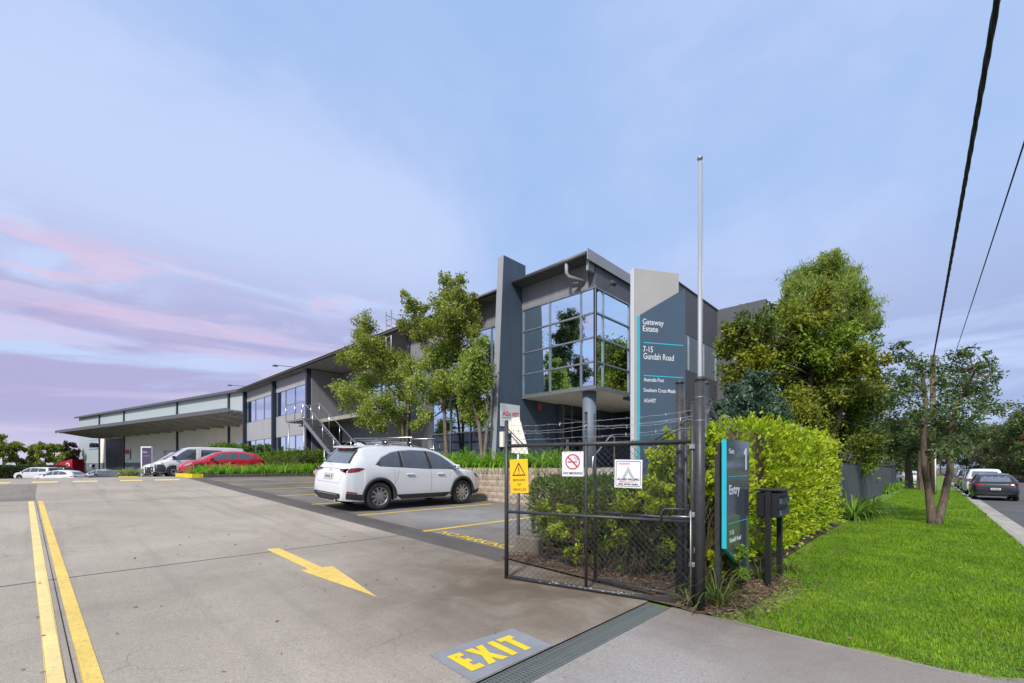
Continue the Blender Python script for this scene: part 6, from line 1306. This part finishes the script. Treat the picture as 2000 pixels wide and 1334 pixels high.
def hedge(name, label, boxes, m, n, size, seed, core='twig', cat='hedge', bump=.06, inset=.26, aspect=.5, low=0.0, group=None, T=None, soft=.14, shoots=70, inner=.5):
    """clipped hedge: leaves packed on and just under the faces of its blocks, twiggy mass inside"""
    rng = np.random.default_rng(seed); b0 = boxes[0]; t = thing(name, label, cat, ((b0[0] + b0[1]) / 2, (b0[2] + b0[3]) / 2, b0[4]), 0, group); bo = np.array(t.location)
    A_ = [2 * ((b[1] - b[0]) + (b[3] - b[2])) * (b[5] - b[4]) + (b[1] - b[0]) * (b[3] - b[2]) for b in boxes]
    for b, ar_ in zip(boxes, A_):
        k = int(n * ar_ / sum(A_)); lo = np.array([b[0], b[2], b[4]]); hi = np.array([b[1], b[3], b[5]]); d = hi - lo
        fa = np.array([d[1] * d[2], d[1] * d[2], d[0] * d[2], d[0] * d[2], d[0] * d[1]]); f = rng.choice(5, k, p=fa / fa.sum()); q = rng.uniform(size=(k, 3))
        if low: q[:, 2] = q[:, 2] ** (1 - low)
        q[f == 0, 0] = 0; q[f == 1, 0] = 1; q[f == 2, 1] = 0; q[f == 3, 1] = 1; q[f == 4, 2] = 1
        P = lo + q * d; cen = (lo + hi) / 2
        # soften the arrises and make the faces billow
        e = np.abs((P - cen) / (d / 2)); e[:, 2] = np.where(P[:, 2] > cen[2], e[:, 2], 0); so_ = np.sort(e, axis=1)[:, 1]; sh_ = np.clip((so_ - .7) / .3, 0, 1) ** 2 * soft
        P = P + (cen - P) / np.maximum(np.linalg.norm(cen - P, axis=1, keepdims=True), 1e-6) * (sh_[:, None] + np.abs(rng.normal(size=(k, 1))) * bump)
        w = np.sin(P[:, 0:1] * 4.1 + 1.3 * seed) * np.sin(P[:, 1:2] * 4.7 + seed) * np.sin(P[:, 2:3] * 5.3) * .16; P = P + unit(P - cen) * w; P = P[rng.uniform(size=len(P)) < np.clip(.75 + .9 * np.sin(P[:, 0] * 9.3 + P[:, 2] * 3) * np.sin(P[:, 2] * 8.1 + P[:, 1] * 7), .5, 1)]
        out = unit((P - cen) / d); out[:, 2] += .5
        leaf_cloud('foliage', P - bo, size, m, t, rng, aspect, out * .9)
        ns = max(40, len(P) // shoots); Ps = P[rng.integers(0, len(P), ns)]; Os = unit((Ps - cen) / d + rng.normal(size=(ns, 3)) * .25 + np.array([[0, 0, .35]])); ks = rng.integers(0, ns, ns * 9); tt = rng.uniform(0, 1, (ns * 9, 1)); hs_ = leaf_cloud('shoots', Ps[ks] + Os[ks] * tt * size * rng.uniform(1.2, 3.2, (ns, 1))[ks] + rng.normal(size=(ns * 9, 3)) * size * .3 - bo, size, m, t, rng, aspect, Os[ks] * .8); tag(hs_, kind='stuff')
        kk = int(len(P) * inner); Pi = P[rng.integers(0, len(P), kk)]; Pi = Pi + (cen - Pi) / np.linalg.norm(cen - Pi, axis=1, keepdims=True) * rng.uniform(.08, .24, (kk, 1)) * min(1, d.min()); leaf_cloud('inner_foliage', Pi - bo, size * 1.15, m, t, rng, aspect)
        B('inner_twigs', core, t, b[0] + inset - bo[0], b[1] - inset - bo[0], b[2] + inset - bo[1], b[3] - inset - bo[1], b[4] - bo[2], b[5] - inset - bo[2], ch=.08)
    return t
hedge('lime_hedge', 'tall clipped lime-yellow hedge behind the entry sign', [(6.9, 14.0, 1.74, 3.1, .12, 2.16), (5.75, 6.95, 1.76, 2.9, .10, 1.72)], 'leaf_lime', 27000, .074, 51, bump=.085, soft=.40, shoots=16, inner=.3, inset=.2)
# loose growth of the same hedge round the gate posts
def sprig(name, label, lst, Y, m, n, size, seed, base=None):
    rng = np.random.default_rng(seed); rnd = random.Random(seed); cl = pxc(lst, Y, rng, .25); b = Vector(cl[0][0]) if base is None else Vector(base); b.z = .02 + hy(b.y); t = thing(name, label, 'shrub', b); mb = MB()
    for c, r in cl:
        for _ in range(3): limb(mb, (rnd.uniform(-.15, .15), rnd.uniform(-.15, .15), 0), Vector(c) - b + Vector((rnd.uniform(-r, r), rnd.uniform(-r, r), rnd.uniform(-r, r))) * .6, .008, .002, rnd, 5, .06, 4)
    mb.build('stems', 'twig', t, True)
    leaf_cloud('foliage', clump_points([((c[0] - b.x, c[1] - b.y, c[2] - b.z), r) for c, r in cl], n, rng, 9, .4), size, m, t, rng, .45); return t
sprig('overgrown_shrub', 'lime shoots growing up between the hinge post and the entry sign', [(1395, 850, 20), (1385, 880, 18), (1400, 900, 18), (1390, 935, 18), (1398, 970, 18), (1388, 1010, 16), (1400, 1050, 16), (1392, 1090, 14), (1410, 860, 14), (1400, 1010, 16), (1405, 930, 14), (1396, 1070, 16), (1402, 1110, 14), (1385, 960, 14)], 5.25, 'leaf_lime', 6800, .058, 52, (5.05, 2.0, 0))
sprig('overgrown_shrub', 'lime shoots bursting out beside the inner gate post', [(1295, 880, 26), (1310, 850, 16), (1320, 900, 24), (1285, 915, 18), (1345, 870, 16), (1305, 930, 22), (1330, 950, 20), (1300, 965, 18)], 6.2, 'leaf_lime', 4200, .06, 53, (5.6, 2.6, 0))
sprig('overgrown_shrub', 'tangled green shoots at the foot of the entry sign', [(1440, 1085, 16), (1432, 1110, 14), (1450, 1120, 12), (1425, 1090, 10)], 5.05, 'leaf_hedge', 900, .05, 54, (5.4, 1.72, 0))
hedge('box_hedge', 'dark small-leaved box hedge inside the gate, behind the signs', [(5.38, 7.4, 3.45, 4.86, .18, 1.27), (5.2, 7.4, 2.45, 3.5, .14, 1.20)], 'leaf_box', 34000, .044, 55, bump=.06, low=.15)
sprig('garden_shrub', 'yellow-green leafy shoots on the near side of the box hedge', [(1180, 1020, 24), (1220, 990, 30), (1260, 960, 26), (1255, 1010, 34), (1290, 1000, 30), (1230, 1050, 34), (1280, 1060, 34), (1310, 1030, 24), (1195, 1060, 26), (1300, 1100, 26), (1250, 1100, 24), (1110, 1000, 20), (1070, 1020, 18), (1090, 1040, 20), (1140, 1040, 22), (1160, 1090, 22), (1210, 1110, 22), (1120, 1080, 18), (1060, 990, 16), (1240, 940, 18), (1200, 1020, 24), (1285, 1130, 18), (1235, 1140, 16)], 6.05, 'leaf_photinia', 17000, .052, 56, (5.2, 3.2, 0))
sprig('garden_shrub', 'bright lime shoots massed between the inner gate post and the box hedge', [(1265, 945, 18), (1290, 960, 22), (1275, 990, 22), (1310, 985, 20), (1295, 1020, 20), (1320, 1050, 18), (1255, 965, 14), (1300, 1070, 18), (1240, 1010, 12)], 5.75, 'leaf_lime', 4200, .055, 66, (5.1, 2.75, 0))
hedge('clipped_hedge', 'neatly clipped green hedge below the outside stair', [(10.5, 12.6, 27.9, 40, .7, 2.38)], 'leaf_hedge', 17000, .11, 57)
hedge('clipped_hedge', 'tall clipped hedge at the far end of the office, above the white van', [(10.6, 12.6, 44, 50, -.3, 3.35)], 'leaf_hedge', 9000, .15, 58)
hedge('boundary_hedge', 'dark screen of foliage along the far yard boundary', [(-14, 2.5, 103, 105, -.5, 1.5)], 'leaf_dark', 8000, .3, 59)
# ---- strap-leaved plants
def strap(n, L, w, seed, m, up=.9):
    rnd = random.Random(seed); V = []; Fc = []
    for i in range(n):
        a = rnd.uniform(0, 6.28); out = rnd.uniform(.25, 1.0); l = L * rnd.uniform(.65, 1.15); d = Vector((math.cos(a), math.sin(a), 0)); s = Vector((-d.y, d.x, 0)); p = d * rnd.uniform(0, .08); el = R(88 - 50 * out); k0 = len(V); N = 6
        for k in range(N + 1):
            t = k / N; ww = w * (1 - t ** 2.2) * .5 + .0015; V += [p - s * ww, p + s * ww]; p = p + (d * math.cos(el) + Vector((0, 0, math.sin(el)))) * (l / N); el -= R(10 + 24 * out) * (.5 + t)
        for k in range(N): q = k0 + 2 * k; Fc.append((q, q + 1, q + 3, q + 2))
    me = bpy.data.meshes.new('leaves'); me.from_pydata([tuple(v) for v in V], [], Fc); me.update(); me.materials.append(MATS[m]); me.polygons.foreach_set('use_smooth', [True] * len(me.polygons)); return me
straps = [strap(54, .80, .034, s_, 'leaf_strap') for s_ in (1, 2, 3)]; dull = [strap(70, .9, .022, s_, 'leaf_strap_dull') for s_ in (4, 5)]
rn = random.Random(12)
def plant(x, y, z, label, group, pool=straps, s=1.0, nm='strap_leaf_plant', cat='plant'):
    t = thing(nm, label, cat, (x, y, z), rn.uniform(0, 6.28), group); o = bpy.data.objects.new('leaves', rn.choice(pool)); COL.objects.link(o); o.parent = t; k = s * rn.uniform(.88, 1.15); t.scale = (k, k, k * rn.uniform(.9, 1.1)); return t
y = 7.95
while y < 20:
    for x in (10.22, 10.72): plant(x + rn.uniform(-.08, .08), y + rn.uniform(-.1, .1), 1.34, 'bright green strap-leaved plant spilling over the block wall', 'strap-leaved plants on the block wall', straps, 1.22)
    y += .52
isl = thing('planted_island', 'kerbed planting island with a yellow painted nose in the parking bays', 'traffic island', (0, 0, 0))
MB().prism([(4.75, 25.0, .7), (10.4, 25.0, .7), (10.4, 27.6, .7), (4.75, 27.6, .7)], (0, 0, .30), 2).build('soil_bed', 'soil', isl)
MB().prism([(5.15, 24.85, .7), (10.4, 24.85, .7), (10.4, 24.998, .7), (5.15, 24.998, .7)], (0, 0, .36), 2).build('kerb', 'gutter_asphalt', isl)
MB().prism([(4.55, 25.1, .7), (4.72, 24.85, .7), (5.148, 24.85, .7), (5.148, 24.998, .7), (4.748, 25.0, .7), (4.748, 27.6, .7), (4.55, 27.6, .7)], (0, 0, .38), 2).build('yellow_nose', 'bright_yellow_paint', isl)
for r_, y in enumerate((25.35, 25.95, 26.6, 27.2)):
    x = 5.15 + .25 * (r_ % 2)
    while x < 10.3: plant(x + rn.uniform(-.1, .1), y, 1.0, 'green strap-leaved plant in the yellow-nosed island', 'strap-leaved plants in the parking island', straps, .98 + .012 * x); x += .55
for k_ in range(14): plant(10.2 + rn.uniform(0, 1.6), 24.4 + rn.uniform(0, 3.3), 1.0, 'green strap-leaved plant at the foot of the clipped hedge', 'strap-leaved plants by the clipped hedge', straps, 1.2)
iy = at_depth(254, 910, 34.0); i2 = thing('shrub_island', 'small yellow-edged kerb island with pale grassy shrubs before the parking totem', 'traffic island', (iy.x, iy.y, 0)); zi = hy(iy.y)
B('yellow_nose', 'bright_yellow_paint', i2, -.75, .35, -1.2, -.9, zi - .2, zi + .2, ch=.03); B('kerb', 'kerb_concrete', i2, .352, 3.5, -1.2, -.9, zi - .2, zi + .19); B('soil_bed', 'soil', i2, -.7, 3.5, -.898, 1.2, zi - .2, zi + .15)
for k_ in range(7): plant(iy.x + rn.uniform(-.6, .7), iy.y + rn.uniform(-.7, .8), zi + .12, 'pale grassy shrub on the small yellow-edged island', 'pale grassy shrubs on the small island', dull, 1.15, 'grassy_shrub', 'shrub')
darks = [strap(80, .95, .04, s_, 'leaf_hedge') for s_ in (6, 7)]
for px, py, Y in ((1668, 1005, 12.6), (1690, 1000, 13.4), (1655, 985, 14.2), (1705, 985, 14.6), (1680, 985, 15.4)):
    p = at_depth(px, py, Y); plant(p.x, p.y, h(p.x, 0), 'dark strap-leaved clump at the foot of the street fence', 'dark strap-leaved clumps along the street fence', darks, 1.0)
for px, Y in ((1740, 30), (1752, 33), (1733, 27)): p = at_depth(px, 950, Y); plant(p.x, max(p.y, 1.2), h(p.x, 0), 'broad green clump farther along the street fence', 'green clumps far along the street fence', straps, 1.5)
# ---- lawn, weeds, litter
def grass():
    rng = np.random.default_rng(5); P = []
    for x0, x1, n, s in ((4.42, 7, 52000, .040), (7, 11, 56000, .048), (11, 18, 52000, .06), (18, 46, 42000, .085)):
        x = rng.uniform(x0, x1, n); y = rng.uniform(-1.2, 1.75, n); edge = 4.38 + .10 * np.sin(y * 5) + np.clip((-.2 - y), 0, 2) ** 1.3 * 1.1
        keep = (x > edge + .03) & ((y < 1.22 + .10 * np.sin(x * 3.1) + np.clip((x - 6.3) * .8, 0, .5)) | (rng.uniform(size=n) < np.where(x > 14, .8, .12))); P.append((x[keep], y[keep], np.full(keep.sum(), s)))
    x, y, s = (np.concatenate([p[i] for p in P]) for i in range(3)); n = len(x)
    z = -.009 * np.clip(x - 5, 0, 90) - .012; a = rng.uniform(0, 6.28, n); l = s * rng.uniform(.5, 1.25, n) * (1 + .35 * np.sin(x * 1.7) * np.sin(y * 2.3)); w = s * .09; b = rng.uniform(.2, 1.0, n) * l
    V = np.empty((n, 3, 3)); V[:, 0] = np.stack([x - w * np.sin(a), y + w * np.cos(a), z], 1); V[:, 1] = np.stack([x + w * np.sin(a), y - w * np.cos(a), z], 1); V[:, 2] = np.stack([x + b * np.cos(a), y + b * np.sin(a), z + l * .85], 1)
    o = npmesh('lawn_grass', V.reshape(-1, 3), np.arange(n * 3).reshape(n, 3), 'grass_blade'); tag(o, 'short bright green grass covering the street verge', 'grass', kind='stuff')
    xd = rng.uniform(4.5, 20, 26000); yd = rng.uniform(-1.15, 1.7, 26000); pt_ = np.sin(xd * 2.3 + 1) * np.sin(yd * 3.1 + xd * .7) + .5 * np.sin(xd * 6.1 + yd * 5); ed = np.clip((yd - .9) * 2, 0, 1.2) + np.clip((4.8 - xd) * 2, 0, 1.2)
    kp = (pt_ + ed > .75) & (xd > 4.42 + .10 * np.sin(yd * 5) + np.clip((-.2 - yd), 0, 2) ** 1.3 * 1.1); xd, yd = xd[kp], yd[kp]; m_ = len(xd); ad = rng.uniform(0, 6.28, m_); ld_ = rng.uniform(.025, .06, m_); zd = -.009 * np.clip(xd - 5, 0, 90) - .01; V = np.empty((m_, 3, 3)); V[:, 0] = np.stack([xd - .004 * np.sin(ad), yd + .004 * np.cos(ad), zd], 1); V[:, 1] = np.stack([xd + .004 * np.sin(ad), yd - .004 * np.cos(ad), zd], 1); V[:, 2] = np.stack([xd + ld_ * np.cos(ad), yd + ld_ * np.sin(ad), zd + ld_ * .6], 1)
    o = npmesh('dry_lawn_grass', V.reshape(-1, 3), np.arange(m_ * 3).reshape(m_, 3), 'grass_dry'); tag(o, 'dry straw-coloured blades mixed into the verge lawn', 'grass', kind='stuff')
    # leaf litter on soil, along the kerb of the bed and a few strays on the slab
    def scatter(n, f): return np.array([f() for _ in range(n)])
    r = random.Random(4)
    def soil(): return (r.uniform(4.64, 5.6), r.uniform(2.25, 4.6), .0)
    def front(): return (r.uniform(4.42, 6.6), r.gauss(1.5, .2), 0)
    def lawn_(): return (r.uniform(4.6, 14), r.uniform(-1.1, 1.5), 0)
    def slab_(): return (r.uniform(-.5, 4.6), r.uniform(2.4, 9), 0)
    Q = np.concatenate([scatter(2600, soil), scatter(1500, front), scatter(260, lawn_), scatter(60, slab_)]); Q[:, 2] = [h(q[0], q[1]) + r.uniform(.012, .05) if not (4.5 < q[0] and q[1] > 2.24) else h(q[0], q[1]) + r.uniform(.035, .08) for q in Q]; Q[-60:, 2] = [hy(q[1]) + .008 for q in Q[-60:]]
    T = rng.normal(size=(len(Q), 3)); T[:, 2] *= .12
    o = leaf_cloud('leaf_litter', Q, .042, 'leaf_litter', None, rng, .4, T * 3); tag(o, 'dry brown leaf litter under the hedge and beside the gate', 'leaf litter', kind='stuff')
grass()
def tuft(x, y, n, L, seed, label, m='rank_grass', sp=.25):
    rnd = random.Random(seed); me = strap(n, L, .009, seed, m); t = thing('grass_tuft', label, 'grass tuft', (x, y, h(x, y))); o = bpy.data.objects.new('blades', me); COL.objects.link(o); o.parent = t; return t
tuft(4.78, 1.62, 70, .62, 61, 'long rank grass at the foot of the hinge post'); tuft(5.1, 1.78, 60, .5, 62, 'long rank grass behind the entry sign posts'); tuft(6.3, 1.62, 60, .45, 63, 'rank grass at the foot of the letterbox'); tuft(4.62, 1.86, 60, .26, 64, 'dry grass clump under the gate hinge', 'grass_dry'); tuft(7.2, 1.5, 50, .4, 65, 'rank grass at the foot of the lime hedge')
o = npmesh('dry_verge_grass', *(lambda rng, n: ((lambda x, y, a, l: np.stack([np.stack([x - .02, y, h(60, 0) * 0 - .009 * np.clip(x - 5, 0, 90)], 1), np.stack([x + .02, y, -.009 * np.clip(x - 5, 0, 90)], 1), np.stack([x + l * .4 * np.cos(a), y + l * .4 * np.sin(a), -.009 * np.clip(x - 5, 0, 90) + l], 1)], 1).reshape(-1, 3))(rng.uniform(80, 160, n), rng.uniform(-10.4, -9.3, n), rng.uniform(0, 6.28, n), rng.uniform(.4, .9, n)), np.arange(n * 3).reshape(n, 3)))(np.random.default_rng(3), 9000), 'grass_dry'); tag(o, 'dry straw-coloured grass along the far road edge', 'grass', kind='stuff')
# ---- power pole and cables
pb = at_depth(1822, 958, 27.0); pb.z = h(pb.x, 0); pz = at_depth(1820, 703, 27).z
pp_ = thing('power_pole', 'timber power pole with a dark sheath standing on the verge behind the twin-trunked tree', 'power pole', (pb.x, pb.y, pb.z))
MB().tube([(0, 0, 0), (0, 0, pz - pb.z + .3)], [.17, .12], 14).build('shaft', 'pole_timber', pp_, True); MB().tube([(-.14, -.12, .1), (-.12, -.10, 2.9)], .035, 8).build('conduit', 'white_paint', pp_, True); B('bracket', 'galv', pp_, -.3, .3, -.05, .05, pz - pb.z, pz - pb.z + .09); B('warning_plate', 'sign_white', pp_, -.18, .0, -.19, -.165, 1.55, 1.8)
def cable(label, pts, r, strands):
    t = thing('overhead_cable', label, 'cable', (0, 0, 0)); P = [Vector(p) for p in pts[:2]]; n = 150
    Q = []
    for i in range(n + 1):
        u = i / n; p = P[0].lerp(P[1], u); p.z -= pts[2] * 4 * u * (1 - u) if len(pts) > 2 else 0; Q.append(p)
    d = (P[1] - P[0]).normalized(); s = d.cross(Vector((0, 0, 1))).normalized(); w = s.cross(d)
    for k_ in range(strands):
        off = lambda i: (s * math.cos(i * .9 + 6.28 * k_ / strands) + w * math.sin(i * .9 + 6.28 * k_ / strands)) * (r * 1.05 if strands > 1 else 0); MB().tube([q + off(i) for i, q in enumerate(Q)], r, 6).build('strand', 'cable', t, True)
q1 = at_depth(1941, 0, 5.6); a1 = Vector((pb.x, pb.y, pz)); cable('thick twisted black overhead cable running to the power pole', (tuple(a1), tuple(a1 + (q1 - a1) * 1.9), .25), .019, 4)
q2 = at_depth(2000, 262, 7.3); a2 = at_depth(1857, 716, 27); cable('thin black overhead cable beside the twisted one', (tuple(a2), tuple(a2 + (q2 - a2) * 2.0), .15), .014, 1)
